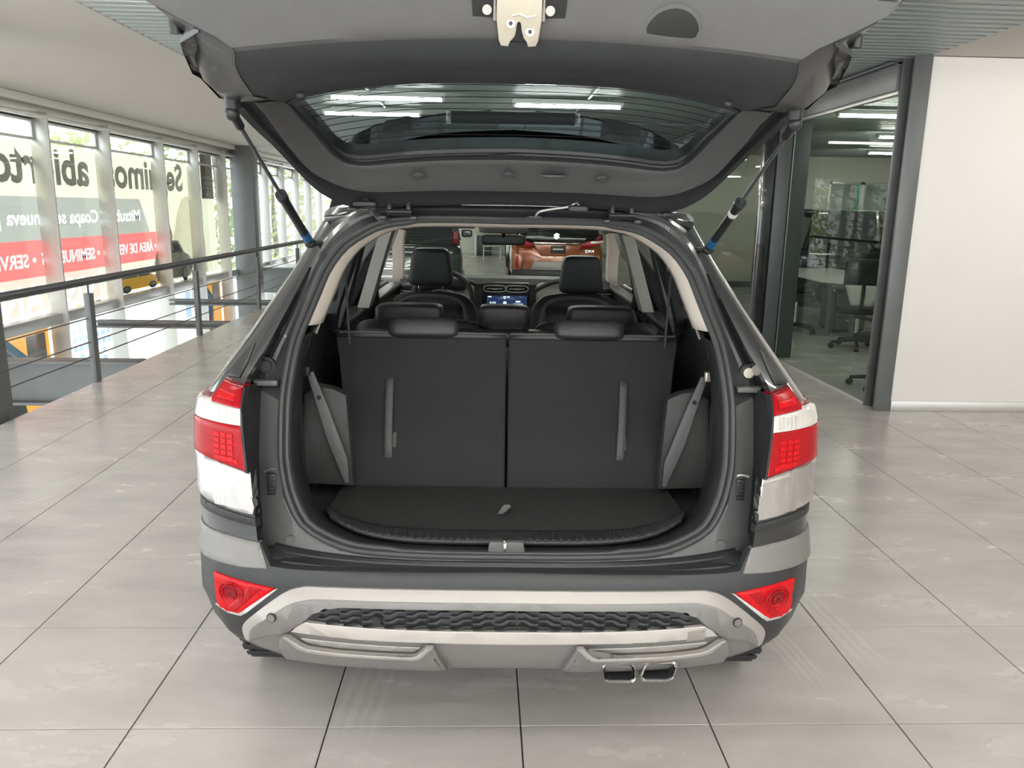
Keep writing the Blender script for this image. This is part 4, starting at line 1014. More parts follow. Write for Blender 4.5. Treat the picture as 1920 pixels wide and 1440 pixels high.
    for (cx, cz, sk, rz) in ((.312, .352, -.12, .0), (.420, .356, .25, .006)):
        o_ = rr(cx, cz, .094, .064, .018, sk); m_ = rr(cx, cz-.001, .078, .046, .014, sk); b = MB()
        tap = lambda P, y, k: [Vector((cx+(x-cx)*k, y, cz+(z-cz)*k)) for x, z in P]
        b.loops([tap(o_, .30, .92), tap(o_, .045, 1), tap(o_, .022, 1.0), tap(mixl(o_, m_, .5), .016, 1), tap(m_, .022, 1), tap(m_, .14, .92)], True); t_ = part('exhaust_tip', b, M_exh)
        b = MB(); b.loops([tap(m_, .024, .975), tap(m_, .09, .93), tap(m_, .095, .3)], True, False, True); part('dark_sleeve', b, M_trimd, t_)  # dark sleeve, shade inside the tip put into its colour
        b = MB(); b.cyl((cx, .075, cz+.008), (cx, .094, cz+.008), .019, 18); part('bore', b, mat('bore black', (.006, .006, .006), .9), t_)  # near black disc stands in for the open bore
build_bumper()

# ---- lamps and chrome on the corners
def build_lamps():
    for sx in (-1, 1):
        mir = sx < 0
        hs = part('tail_light', patch([(.692, .882), (.708, 1.0), (.712, 1.102), (.775, 1.112), (.805, 1.07), ('s', 1.02, 1.06), ('s', 1.08, 1.0), ('s', 1.04, .91), (.79, .902)], 'b', .010, .03, .03, .005, mir=mir), M_redd)
        part('upper_lens', patch([(.703, 1.052), (.711, 1.098), (.772, 1.107), (.797, 1.068), (.786, 1.058)], 'b', .016, .008, .03, .003, mir=mir), M_red, hs)
        part('light_bar', patch([(.722, 1.068), (.724, 1.082), (.775, 1.088), (.779, 1.072)], 'b', .0185, .004, .03, .001, mir=mir), M_redb, hs)
        part('clear_lens', patch([(.702, 1.008), (.703, 1.051), (.786, 1.057), (.80, 1.064), ('s', 1.03, 1.05), ('s', 1.04, 1.005), (.80, 1.010)], 'b', .017, .008, .03, .003, mir=mir), M_clear, hs)
        b = MB()
        for k in range(5): b.bm.from_mesh(patch_mesh([(.715+k*.012, 1.015), (.715+k*.012, 1.046), (.722+k*.012, 1.047), (.722+k*.012, 1.016)], 'b', .019, .004, .03, .0, mir))
        b.build('clear_rib', M_alu, hs)['kind'] = 'stuff'
        part('lower_lens', patch([(.690, .890), (.702, 1.006), (.788, 1.009), ('s', 1.0, 1.0), ('s', .97, .915), (.781, .908)], 'b', .016, .008, .03, .003, mir=mir), M_red, hs)
        b = MB()
        for r in range(5):
            for q in range(3):
                x, z = .722+q*.020-(.99-.02*r-.9)*-.02, .985-r*.0155; b.bm.from_mesh(patch_mesh([(x, z), (x+.017, z+.001), (x+.017, z-.011), (x, z-.012)], 'b', .0185, .004, .03, 0, mir))
        b.build('light_cell', M_redb, hs)['kind'] = 'stuff'
        part('light_bar', patch([(.710, .905), (.711, .918), (.775, .925), (.777, .914)], 'b', .0185, .004, .03, .001, mir=mir), M_redb, hs)
        part('lamp_rim', patch([(.684, .884), (.692, .884), (.703, 1.0), (.708, 1.098), (.702, 1.10), (.696, 1.0)], 'b', .014, .02, .03, .001, mir=mir), M_blackp, hs)
        part('chrome_strip', patch([(.676, .764), (.680, .885), (.72, .893), (.782, .904), ('s', .985, .93 if 0 else .912), ('s', 1.06, .79), (.806, .782), (.74, .771)], 'b', .012, .03, .03, .006, mir=mir), M_chrome)
        part('corner_sill', patch([(.676, .752), (.806, .768), ('s', 1.08, .775), ('s', 1.08, .745), (.81, .742), (.674, .730)], 'b', .004, .02, .03, .003, mir=mir), M_trimd)
        # gap liner between opening and lamp
        b = MB(); rows = []
        for z in (.69, .78, .88, .98, 1.06, 1.095):
            xi = lerp(z, [.66, .70, .88, 1.0, 1.09], [.668, .672, .682, .70, .712]); p = Pb(s_of(xi, z), z, .004); xf = lerp(z, [.66, .73, 1.08], [.685, .70, .70])
            rows.append([Vector((sx*(xf-.004), Sf(xf, z)-.004, z)), Vector((sx*(xf+.002), (Sf(xf, z)+p.y)/2, z)), Vector((sx*p.x, p.y, z)), Vector((sx*(p.x+.006), p.y+.03, z))])
        b.loops(rows, False); part('lamp_gap_liner', b, M_blackp)
        part('pillar_glass', patch([(.735, 1.118), (.722, 1.15), (.715, 1.20), (.735, 1.185), (.775, 1.13), (.785, 1.115)], 'b', .004, .01, .03, .002, mir=mir), M_blackp)
def patch_mesh(poly, kind, off, th, step, bev, mir):
    B = patch(poly, kind, off, th, step, bev, mir); me = bpy.data.meshes.new('tmp'); B.bm.to_mesh(me); B.bm.free(); return me
build_lamps()

# ---- the tailgate: modelled shut, then swung up about its roof hinge
HY, HZ, TH = .52, 1.585, radians(82.6)
def tgpart(name, b, m, parent, ang=38, **kw):
    for v in b.bm.verts: v.co -= Vector((0, HY, HZ))
    return part(name, b, m, parent, ang, **kw)
def opened(x, y, z):
    a = -TH; y -= HY; z -= HZ
    return Vector((x, HY+cos(a)*y-sin(a)*z, HZ+sin(a)*y+cos(a)*z))
def build_tailgate():
    R0 = ([(0, 1.555), (.25, 1.555), (.40, 1.548), (.46, 1.525), (.505, 1.475)], [(.505, 1.475), (.54, 1.405), (.572, 1.285), (.606, 1.15), (.625, 1.03), (.617, .88)], [(.617, .88), (.3, .90), (0, .90)])
    R1 = ([(0, 1.43), (.25, 1.426), (.38, 1.412), (.445, 1.38)], [(.445, 1.38), (.49, 1.33), (.532, 1.247), (.556, 1.06), (.543, .88)], [(.543, .88), (.3, .90), (0, .90)])
    R2 = ([(0, 1.328), (.17, 1.333), (.33, 1.337), (.395, 1.334), (.432, 1.316)], [(.432, 1.316), (.449, 1.29), (.460, 1.255), (.485, 1.17), (.508, 1.08)], [(.508, 1.08), (.48, 1.069), (.32, 1.071), (.2, 1.067), (0, 1.065)])
    ns = (14, 22, 12)
    A, B_, C_ = [full(half_loop([smooth2(sg, 4) for sg in R], ns)) for R in (R0, R1, R2)]
    def bulge(x, z):        # the free corners curl outward
        a = min(1, max(0, (.86-z)/.20)); h = min(1, max(0, (abs(x)-.50)/.10)); return (.135*a*a*(3-2*a)+1.5*max(0, .66-z))*h
    def T(L, off): return [Vector((x, Sf(x, z)+off-bulge(x, z), z)) for x, z in L]
    k = [i for i in range(len(A)) if i <= ns[0]+ns[1]-2]; seq = [len(A)-i for i in k[:0:-1]]+k
    A0, B0, C0 = A, B_, C_; A, B_, C_ = [[L_[i] for i in seq] for L_ in (A, B_, C_)]
    b = MB(); b.loops([T(C_, -.035), T(A, -.055), T(A, .0), T(mixl(A, B_, .12), .012), T(mixl(A, B_, .36), .014), T(mixl(A, B_, .46), .002), T(mixl(A, B_, .72), .002), T(mixl(A, B_, .86), .022), T(B_, .036),
        T(mixl(B_, C_, .10), .038), T(mixl(B_, C_, .42), .026), T(mixl(B_, C_, .74), .012), T(mixl(B_, C_, .92), .012), T(C_, .006), T(C_, -.035)], False)
    A, B_, C_ = A0, B0, C0
    for v in b.bm.verts: v.co -= Vector((0, HY, HZ))
    tg = part('tailgate', b, M_inner, CAR, 32); tg.location = (0, HY, HZ); tg.rotation_euler = (-TH, 0, 0)
    # plastic facing around the glass, upper band and sides
    n1 = sum(ns)-2; up = [i for i in range(len(A)) if B_[i][1] > .80]
    st = [i for i in range(len(A)) if B_[i][1] > .70]
    k = [i for i in range(len(A)) if i <= ns[0]+ns[1]-4]; seq = [len(A)-i for i in k[:0:-1]]+k
    def S(L): return [L[i] for i in seq]
    b = MB(); b.loops([T(S(mixl(B_, C_, .0)), .037), T(S(mixl(B_, C_, .05)), .043), T(S(mixl(B_, C_, .14)), .043), T(S(mixl(B_, C_, .42)), .031), T(S(mixl(B_, C_, .74)), .018), T(S(mixl(B_, C_, .84)), .016), T(S(mixl(B_, C_, .86)), .004)], False)
    tgpart('glass_surround', b, M_trim, tg, 40)
    b = MB(); b.tube(T(C_, .008), .0055, 6, closed=True); tgpart('glass_seal', b, M_blackp, tg)
    g = MB(); L = mixl(C_, B_, .06); f = g.bm.faces.new([g.bm.verts.new((x, 0, z)) for x, z in L]); bmesh.ops.triangulate(g.bm, faces=[f])
    for kz in range(20): bmesh.ops.bisect_plane(g.bm, geom=g.bm.verts[:]+g.bm.edges[:]+g.bm.faces[:], dist=1e-6, plane_co=(0, 0, 1.05+kz*.016), plane_no=(0, 0, 1))
    for kx in range(-10, 11): bmesh.ops.bisect_plane(g.bm, geom=g.bm.verts[:]+g.bm.edges[:]+g.bm.faces[:], dist=1e-6, plane_co=(kx*.055, 0, 0), plane_no=(1, 0, 0))
    for v in g.bm.verts: v.co.y = Sf(v.co.x, v.co.z)-.006
    gl = tgpart('rear_window', g, G_tint, tg)
    b = MB()
    for q in range(9):
        z = 1.10+q*.022; w_ = lerp(z, [1.08, 1.17, 1.255, 1.30], [.50, .478, .452, .44]); b.tube([Vector(((2*i/16-1)*w_, Sf((2*i/16-1)*w_, z)-.004, z)) for i in range(17)], .0009, 4)
    tgpart('heater_wire', b, M_blackp, gl)['kind'] = 'stuff'
    # spoiler over the glass, with the high brake lamp
    arc = smooth2([(0, 1.302), (.18, 1.316), (.30, 1.338), (.36, 1.34), (.42, 1.362), (.462, 1.395), (.475, 1.45)], 3)
    poly = arc+[(.47, 1.60), (0, 1.61)]; poly = poly+[(-x, z) for x, z in poly[-2:0:-1]]
    b = patch(poly, 'f', .085, .05, .06, .008, dn=1); sp = tgpart('spoiler', b, M_black, tg)
    b = MB(); b.prism([(-.165, 1.297), (.165, 1.297), (.150, 1.335), (-.150, 1.335)], (0, Sf(0, 1.31)-.055, 0), (1, 0, 0), (0, 0, 1), .03, .004); br = tgpart('high_brake_lamp', b, M_blackp, tg)
    for s_ in (-1, 1):
        b = MB(); b.prism([(s_*x, z) for x, z in ((.158, 1.297), (.170, 1.297), (.156, 1.328), (.152, 1.328))][::s_], (0, Sf(0, 1.31)-.053, 0), (1, 0, 0), (0, 0, 1), .03, .001); tgpart('lamp_end', b, M_tube, br)
    b = patch([(-.585, .65), (.585, .65), (.62, .9), (.60, 1.05), (.53, 1.085), (-.53, 1.085), (-.60, 1.05), (-.62, .9)], 'f', .10, .03, .08, .01); tgpart('outer_skin', b, M_black, tg)
    for s_ in (-1, 1):
        b = patch([(.545, .655), (.583, .668), (.635, .85), (.648, 1.03), (.62, 1.12), (.59, 1.05), (.575, .86), (.53, .70)], 'f', .036, .012, .05, .004, mir=s_ < 0); tgpart('corner_fin', b, M_black, tg)
    # lower lining with its ridge, then the face that carries the latch
    ROW = [(.500, lambda t: 1.066+.006*sin(pi*t*t), .006, None), (.512, lambda t: 1.03, .030, None), (.520, lambda t: .95, .042, None), (.520, lambda t: .84, .055, None), (.515, lambda t: .75, None, (.165, .020)), (.505, lambda t: .695, None, (.142, .024)),
           (.495, lambda t: .668, None, (.117, .030)), (.495, lambda t: .660, None, (.111, .030)), (.520, lambda t: .652, None, (.094, .028)), (.575, lambda t: .643, None, (.070, .026)), (.625, lambda t: .634, None, (.045, .024)), (.635, lambda t: .630, None, (.030, .022))]
    def lrow(r, n=28):
        w_, zf, off, ab = r; out = []
        for i in range(n+1):
            t = 2*i/n-1; x = t*w_; z = zf(abs(t)); out.append(Vector((x, (Sf(x, z)+off) if ab is None else ab[0]+ab[1]*(abs(t)**2), z)))
        return out
    AX = lambda z: lerp(z, [.63, .645, .67, .70, .76, .86, .95, 1.0], [.660, .655, .645, .632, .603, .614, .622, .624])
    for s_ in (-1, 1):      # corner of the frame between lining and outer edge
        rows = []
        for r in ROW[2:]:
            e = lrow(r)[-1]; xa = AX(e.z); o_ = Vector((xa, Sf(xa, e.z)-bulge(xa, e.z), e.z)); e = e+Vector((-.004, .002, .0))
            row = [o_+Vector((0, -.03, 0)), o_, o_.lerp(e, .25)+Vector((0, .012, -.002)), o_.lerp(e, .6)+Vector((0, .008, -.002)), e]
            rows.append([Vector((s_*p.x, p.y, p.z)) for p in row])
        b = MB(); b.loops(rows, False); tgpart('frame_corner', b, M_inner, tg, 40)
    b = MB(); b.loops([lrow(r) for r in ROW[:7]], False); tgpart('lining', b, mat('charcoal lining plastic', (.046, .050, .054), .5, 0, .06, 30, .12, 500), tg, 30)
    b = MB(); b.loops([lrow(r) for r in ROW[6:]], False); fc = tgpart('latch_panel', b, M_trim, tg, 30)
    pz = lambda y: .632+.52*(y-.045)        # height of the latch panel face, seen from below
    def flat(poly, dz, th, bev, nm, m, par):
        b = MB(); b.prism(poly, (0, 0, 0), (1, 0, 0), (0, 1, 0), th, bev)
        for v in b.bm.verts: v.co.z += pz(v.co.y-.030*(v.co.x/.5)**2)-dz-th
        return tgpart(nm, b, m, par)
    flat([(-.080, .046), (.080, .046), (.078, .098), (.070, .104), (-.070, .104), (-.078, .098)], .001, .003, .001, 'latch_pocket', M_blackp, fc)
    P = [(-.038, .056), (.038, .056), (.038, .088), (.034, .120), (.030, .129), (.016, .130), (.015, .121), (.009, .118), (.004, .103), (.004, .093), (0, .090), (-.004, .093), (-.004, .103), (-.006, .113), (-.010, .119), (-.016, .121), (-.017, .130), (-.030, .129), (-.034, .120), (-.038, .088)]
    la = flat(P, .012, .004, .0012, 'latch', M_zinc, tg)
    flat([(-.034, .058), (.034, .058), (.034, .122), (-.034, .122)], .004, .006, .001, 'latch_body', M_blackp, la)
    b = MB(); b.tube([(-.041, .090, pz(.090)-.012), (-.041, .050, pz(.05)-.014), (.041, .050, pz(.05)-.014), (.041, .090, pz(.09)-.012)], .003, 8); tgpart('latch_frame', b, M_silverl, la)
    for (x, y) in ((-.014, .095), (.019, .107)):
        b = MB(); b.cyl((x, y, pz(y)-.015), (x, y, pz(y)-.0185), .0075, 16); r_ = tgpart('rivet', b, M_zinc, la)
        b = MB(); b.cyl((x, y, pz(y)-.017), (x, y, pz(y)-.0195), .0035, 12); tgpart('rivet_eye', b, M_trimd, la)
    b = MB(); b.tube([(x, y, pz(y)-.0162) for x, y in ((-.012, .084), (0, .081), (.012, .086), (.028, .083))], .0018, 6); tgpart('latch_rib', b, M_zinc, la)
    for x in (-.054, .052):
        b = MB(); b.cyl((x, .075, pz(.075)-.001), (x, .075, pz(.075)-.010), .0080, 16); tgpart('bolt', b, M_silverl, fc)
    # grab cup
    D = [(.262-.050, .114)]+[(.262+.055*cos(a), .112-.052*sin(a)) for a in [pi-pi*k/14 for k in range(1, 14)]]+[(.262+.050, .114), (.262+.042, .118), (.262-.042, .118)]
    cup = flat(D, .0, .004, .0015, 'grab_cup', M_trim, fc)
    flat([(.262+(x-.262)*.84, .092+(y-.092)*.78) for x, y in D], .001, .0045, .001, 'cup_dark_patch', M_blackp, cup)  # dark patch in place of a recess, its shade put into the colour
    # caps, screws, rubber stops
    for x in (-.250, -.008, .243):
        b = MB(); z = 1.364; y = Sf(x, z)+.036; b.cyl((x, y, z), (x, y+.006, z-.003), .0155, 20); cp = tgpart('clip_cap', b, M_trim, tg)
        b = MB(); b.cyl((x, y+.004, z), (x, y+.0085, z-.003), .011, 20); tgpart('cap_centre', b, M_trim, cp)
    b = MB(); x = .112; y = Sf(x, 1.360)+.037; b.prism([(x+.036*cos(a)*(1 if abs(cos(a)) < .8 else .95), 1.360+.026*sin(a)) for a in [2*pi*k/20 for k in range(20)]], (0, y+.004, 0), (1, 0, 0), (0, 0, 1), .005, .001); tgpart('access_cover', b, M_trim, tg)
    for s_ in (-1, 1):
        b = MB(); x, z = s_*.455, .965; b.sq((x, Sf(x, z)+.045, z), (.016, .012, .016), .8, .8, 14, 8); tgpart('lining_screw', b, M_trim, tg)
        b = MB(); x, z = s_*.600, .705; b.cyl((x, .055, z), (x, .075, z), .021, 18); b.cyl((x, .070, z), (x, .118, z-.003), .0115, 18); tgpart('rubber_stop', b, M_blackp, tg)
        b = MB(); x, z = s_*.588, .93; y = Sf(x, z); b.cyl((x, y-.01, z), (x, y+.045, z), .016, 16); b.cyl((x, y+.035, z), (x, y+.058, z), .011, 16); tgpart('buffer', b, M_blackp, tg)
        b = MB(); x, z = s_*.455, 1.505; b.cyl((x, Sf(x, z)+.012, z), (x, Sf(x, z)+.018, z), .017, 18); tgpart('grommet', b, M_blackp, tg)
        # hinges
        b = MB(); x = s_*.325
        for dx in (-.028, .028): b.box((x+dx, .525, 1.548), (.012, .03, .075), rx=radians(-25), bev=.003)
        b.box((x, .535, 1.520), (.075, .008, .03), rx=radians(-30), bev=.002); hb = tgpart('hinge', b, M_inner, tg)
        b = MB(); b.cyl((x-.035, .515, 1.575), (x+.035, .515, 1.575), .007, 10); tgpart('hinge_pin', b, M_alud, hb)
        b = MB()
        for dx in (-.045, .045): b.sq((x+dx, .545, 1.498), (.026, .014, .022), .7, .7, 12, 6)
        tgpart('hinge_nut', b, M_inner, hb)
    # lamp lens corners at the free end
        pass
    # gas struts (belong to the car, ball ends on both)
    for s_ in (-1, 1):
        p0 = Vector((s_*.600, .512, 1.468)); x, z = s_*.590, .93; p1 = opened(x, Sf(x, z)+.055, z); d = p1-p0; m_ = p0+d*.46
        b = MB(); b.tube([p0+d*.03, p0+d*.44, m_], [.0125, .0125, .010], 14); gs = part('gas_strut', b, M_blackp)
        b = MB(); b.cyl(m_, p1-d*.04, .0048, 10); part('piston_rod', b, M_steel, gs)
        b = MB(); b.cyl(p0+d*.435, p0+d*.465, .0155, 14); part('end_collar', b, M_blackp, gs)
        b = MB(); b.cyl(p0+d*.05, p0+d*.115, .0135, 14); part('sleeve', b, M_blue, gs)
        b = MB(); b.cyl(p1-d*.07, p1-d*.005, .010, 12); b.sq(p1, (.03, .03, .03), .9, .9, 12, 8); part('ball_socket', b, M_blackp, gs)
        b = MB(); b.sq(p0, (.035, .03, .03), .9, .9, 12, 8); b.cyl(p0, p0+Vector((-s_*.03, .02, 0)), .009, 10); part('ball_socket', b, M_blackp, gs)
        if s_ > 0:
            b = MB(); b.cyl(p0+d*.36, p0+d*.39, .0131, 14); part('label', b, M_tube, gs)
    # corrugated harness at the left, washer hose at the right
    pts = crom([opened(-.415, .50, 1.475), (-.405, .46, 1.575), (-.385, .475, 1.552), (-.37, .495, 1.54), (-.352, .515, 1.532)], 14)
    b = MB(); b.tube(pts, [.0125 if i % 2 else .0095 for i in range(len(pts))], 12); hn = part('wiring_boot', b, M_rubber)
    b = MB(); b.sq(opened(-.415, .505, 1.475), (.07, .03, .018), .5, .5); b.sq((-.352, .505, 1.530), (.06, .02, .012), .5, .5); part('boot_flange', b, M_blackp, hn)
    b = MB(); b.tube(crom([(.075, .49, 1.558), (.085, .470, 1.572), (.12, .465, 1.580), (.17, .455, 1.588), (.19, .45, 1.60), opened(.195, .50, 1.49)], 8), .0036, 8); ho = part('washer_hose', b, M_alud)
    b = MB(); b.sq((.072, .495, 1.556), (.05, .02, .012), .5, .5); b.sq(opened(.195, .51, 1.49), (.06, .02, .02), .5, .5); part('hose_clip', b, M_blackp, ho)
build_tailgate()

# ---- inside the car
def build_cabin():
    # boot floor, side pockets, wheel arch panels, belts
    b = MB(); b.prism([(-.505, .195), (.505, .195), (.545, .26), (.535, .57), (-.535, .57), (-.545, .26)], (0, 0, .664), (1, 0, 0), (0, 1, 0), .018, .004); bf = part('boot_floor', b, M_carpet)
    b = MB(); b.prism([(-.03, 0), (-.012, .028), (.006, .03), (.012, .02), (-.004, .012), (-.012, 0)], (.004, .335, .682), (1, 0, 0), (0, .3, .95), .022, .003); part('pull_loop', b, M_strap, bf)
    b = MB(); b.box((0, .75, .60), (1.34, 1.3, .09), bev=.01); b.box((0, 2.2, .42), (1.45, 2.2, .10), bev=.02); part('cabin_floor', b, M_carpet)
    for s_ in (-1, 1):
        b = MB(); b.prism([(s_*x, z) for x, z in ((.640, .705), (.650, .80), (.640, 1.00), (.60, 1.03), (.545, 1.02), (.505, 1.0), (.490, .70))][::s_], (0, .56, 0), (1, 0, 0), (0, 0, 1), .05, .008); part('wheel_arch_panel', b, M_cargop)
        b = MB(); b.prism([(s_*x, z) for x, z in ((.620, 1.078), (.598, 1.082), (.560, .98), (.500, .80), (.498, .722), (.512, .720), (.560, .86))][::s_], (0, .485, 0), (1, 0, 0), (0, 0, 1), .008, .003); st = part('side_stay', b, M_trim)
        b = MB(); b.cyl((s_*.582, .480, 1.00), (s_*.582, .474, 1.00), .007, 12); part('stay_hole', b, M_blackp, st)
        b = MB(); b.box((s_*.612, .455, 1.088), (.02, .02, .03), bev=.004); part('stay_clip', b, M_zinc if s_ > 0 else M_blackp, st)
        # quarter trims
        hi = [p for p in HS if 1.20 < p[1] < 1.50]
        b = MB(); rows = []
        for x, z in hi:
            y0 = Sf(x, z)+.09; x0 = x*.94; x1 = Wd(z)-.10; rows.append([Vector((s_*x0, y0, 1.1+(z-1.1)*.95)), Vector((s_*(x0*.55+x1*.45+.006), (y0*.6+.80*.4), z*.985)), Vector((s_*x1, max(.80, y0+.03), z*.985)), Vector((s_*x1, .86 if z > 1.3 else .98, z*.98))])
        b.loops(rows, False); o = part('quarter_trim', b, M_greyt); o.modifiers.new('thick', 'SOLIDIFY').thickness = .004
        b = MB(); rows = []
        for z in (.66, .75, .85, .95, 1.05, 1.14, 1.24):
            x0 = lerp(z, [.66, .75, 1.1, 1.24], [.60, .615, .605, .575]); x1 = lerp(z, [.66, 1.0, 1.24], [.645, .66, .665]); y0 = Sf(x0, z)+.09
            rows.append([Vector((s_*x0, y0, z)), Vector((s_*x1, .62, z)), Vector((s_*(x1+.03), .95, z)), Vector((s_*(x1+.05), 1.35, min(z, 1.12)))])
        b.loops(rows, False); o = part('boot_side_trim', b, M_trimd); o.modifiers.new('thick', 'SOLIDIFY').thickness = .004
        b = MB(); b.sq((s_*.560, .60, 1.325), (.016, .07, .085), .6, .6, rz=s_*radians(20)); part('belt_guide', b, M_blackp)
        b = MB(); b.box((s_*.545, .78, 1.22), (.007, .003, .34), ry=s_*radians(1.5)); bl = part('seat_belt', b, M_web)
        b = MB(); b.box((s_*.546, .775, 1.395), (.03, .012, .03), bev=.004); part('belt_anchor', b, M_blackp, bl)
        # roof headliner sides, pillars, doors
        b = MB(); b.tube(crom([(s_*.515, .66, 1.50), (s_*.545, 1.3, 1.50), (s_*.545, 2.2, 1.50), (s_*.575, 2.75, 1.475)], 4), .035, 8); part('headliner_edge', b, M_greyt)
        for (nm, P, w_, d_, m) in (('windshield_pillar', [(.60, 2.72, 1.50), (.665, 3.05, 1.38), (.70, 3.32, 1.22), (.73, 3.50, 1.05)], .035, .05, M_beige), ('door_post', [(.565, 1.98, 1.50), (.60, 1.98, 1.40), (.655, 1.97, 1.22), (.69, 1.95, 1.10)], .03, .06, M_greyt), ('rear_post', [(.575, 1.20, 1.50), (.62, 1.22, 1.36), (.68, 1.24, 1.20), (.70, 1.24, 1.10)], .02, .05, M_trimd)):
            b = MB(); b.loops([[Vector((s_*(x-w_), y-d_, z)), Vector((s_*(x+w_), y-d_*.6, z)), Vector((s_*(x+w_), y+d_, z)), Vector((s_*(x-w_), y+d_, z))] for x, y, z in crom(P, 4)], True, True, True); part(nm, b, m)
        b = MB(); b.tube([(s_*.600, 1.945, 1.36), (s_*.655, 2.05, 1.16), (s_*.66, 2.30, .95)], .018, 6); part('seat_belt', b, M_web)
        for (y0, y1) in ((1.28, 1.98), (2.05, 3.25)):
            b = MB(); b.grid(lambda u, v: (s_*(.715-.02*sin(pi*v)), y0+(y1-y0)*u, .55+.53*v), 6, 5); b.box((s_*.715, (y0+y1)/2, 1.085), (.08, y1-y0, .03), bev=.012); dr = part('door_panel', b, M_leather)
            b = MB(); b.prism([(y0+.08, .90), (y1-.05, .84), (y1-.05, .98), (y0+.25, 1.04), (y0+.08, .97)][::1 if s_ < 0 else 1], (s_*.69, 0, 0), (0, 1, 0), (0, 0, 1), .012, .004); part('door_insert', b, M_greyt, dr)
            b = MB(); b.box((s_*.665, (y0+y1)/2+.1, .90), (.07, (y1-y0)*.6, .05), bev=.015); part('armrest', b, M_dashl, dr)
    b = MB(); b.grid(lambda u, v: ((2*u-1)*.54, .66+2.0*v, 1.525+.018*(1-(2*u-1)**2)-.03*max(0, v-.8)), 10, 8); o = part('headliner', b, M_liner); o.modifiers.new('thick', 'SOLIDIFY').thickness = .01
    # third row: two folding backs with carpet, straps, lowered headrests
    U, V = Vector((1, 0, 0)), Vector((0, .24, .478)).normalized(); O_ = Vector((0, .56, .682))
    for s_ in (-1, 1):
        P = [(s_*x, z) for x, z in ((.004, 0), (.525, 0), (.538, .20), (.563, .44), (.585, .50), (.590, .522), (.57, .530), (.012, .530), (.004, .52))][::s_]
        b = MB(); b.prism(P, O_+Vector((0, .09, -.045)), U, V, .10, .010, 3); bk = part('third_row_back', b, M_carpet)
        b = MB(); b.loops([[O_+U*(s_*x)+V*h+Vector((0, d*.9, -d*.45))*1.0 for x in (.008, .10, .30, .50, .586)] for (h, d) in ((.512, -.006), (.528, -.004), (.545, .03), (.552, .08), (.535, .14), (.40, .16))], False); o = part('back_leather', b, M_leather, bk); o.modifiers.new('thick', 'SOLIDIFY').thickness = .006
        b = MB(); b.tube([O_+U*(s_*x)+V*.528+Vector((0, -.006, .003)) for x in (.010, .2, .4, .578)], .003, 6); part('seam', b, M_strap, bk)
        a0, a1 = (s_*.397, .366), (s_*.378 if s_ > 0 else s_*.39, .095); n_ = Vector((0, -.895, .449))
        b = MB(); row = []
        for k in range(9):
            t = k/8; x = a0[0]+(a1[0]-a0[0])*t; h = a0[1]+(a1[1]-a0[1])*t; hh = .004+.012*sin(pi*t); row.append([O_+U*(x-.0125)+V*h+n_*hh, O_+U*(x+.0125)+V*h+n_*hh])
        b.loops(row, False); o = part('pull_strap', b, M_strap, bk); o.modifiers.new('thick', 'SOLIDIFY').thickness = .002
        b = MB(); b.prism([(s_*.40-.03*(s_ > 0), .13), (s_*.40+.006*(s_ < 0)+.028*(s_ < 0), .13), (s_*.40+.034*(s_ < 0), .18), (s_*.40-.03*(s_ > 0), .18)], O_+n_*.002, U, V, .002); part('strap_tag', b, M_blackp, bk)
        b = MB(); b.sq((s_*.287-.004, .835, 1.160), (.245, .13, .075), .45, .35, rx=radians(-20)); part('headrest', b, M_leather, bk)
    # second row bench
    for (x, w_) in ((-.37, .56), (0.0, .20), (.385, .56)):
        b = MB(); b.sq((x, 1.42, .86), (w_, .20, .50), .25, .35, rx=radians(-16)); bk = part('second_row_back', b, M_leather)
        hw = .285 if w_ > .3 else .215; xx = {-.37: -.412, 0.0: -.010, .385: .402}[x]
        b = MB(); b.sq((xx, 1.45, 1.130), (hw, .12, .10), .35, .3); part('headrest', b, M_leather, bk)
        b = MB()
        for dx in (-.06, .06): b.cyl((xx+dx, 1.45, 1.03), (xx+dx, 1.45, 1.10), .007, 8)
        part('headrest_stem', b, M_chrome, bk)
    b = MB(); b.box((0, 1.36, 1.055), (1.22, .10, .06), bev=.02); part('bench_ledge', b, M_leather)
    b = MB(); b.sq((0, 1.75, .62), (1.24, .52, .20), .3, .3); part('bench_cushion', b, M_leather)
    # front seats
    for (x, hx, hz) in ((-.42, -.428, 1.245), (.405, .432, 1.215)):
        def wide(p): return (p.x*(1.06-.20*max(0, p.z/.31)**3), p.y, p.z)
        b = MB(); b.sq((x, 2.58, .80), (.53, .17, .62), .35, .45, rx=radians(-14), fn=wide); sb = part('front_seat', b, M_leather)
        b = MB(); b.grid(lambda u, v: (x+(2*u-1)*.19, 2.475-.03*(1-(2*u-1)**2)+.10*v, .68+.36*v), 8, 6); o = part('seat_map_pocket', b, M_trimd, sb); o.modifiers.new('thick', 'SOLIDIFY').thickness = .012
        b = MB()
        pts = [(x-.205, 2.47, .68), (x-.20, 2.55, .98), (x-.12, 2.575, 1.075), (x+.12, 2.575, 1.075), (x+.20, 2.55, .98), (x+.205, 2.47, .68)]; b.tube(crom(pts, 5), .014, 8); part('seat_piping', b, M_trim, sb)
        def hr(p): return (p.x*(1.0+.12*(-p.z/.11)), p.y, p.z)
        b = MB(); b.sq((hx, 2.66, hz), (.235, .12, .215), .32, .32, fn=hr); part('headrest', b, M_leather, sb)
        b = MB()
        for dx in (-.068, .068): b.cyl((hx+dx, 2.655, hz-.16), (hx+dx, 2.655, hz-.09), .0075, 10)
        part('headrest_stem', b, M_chrome, sb)
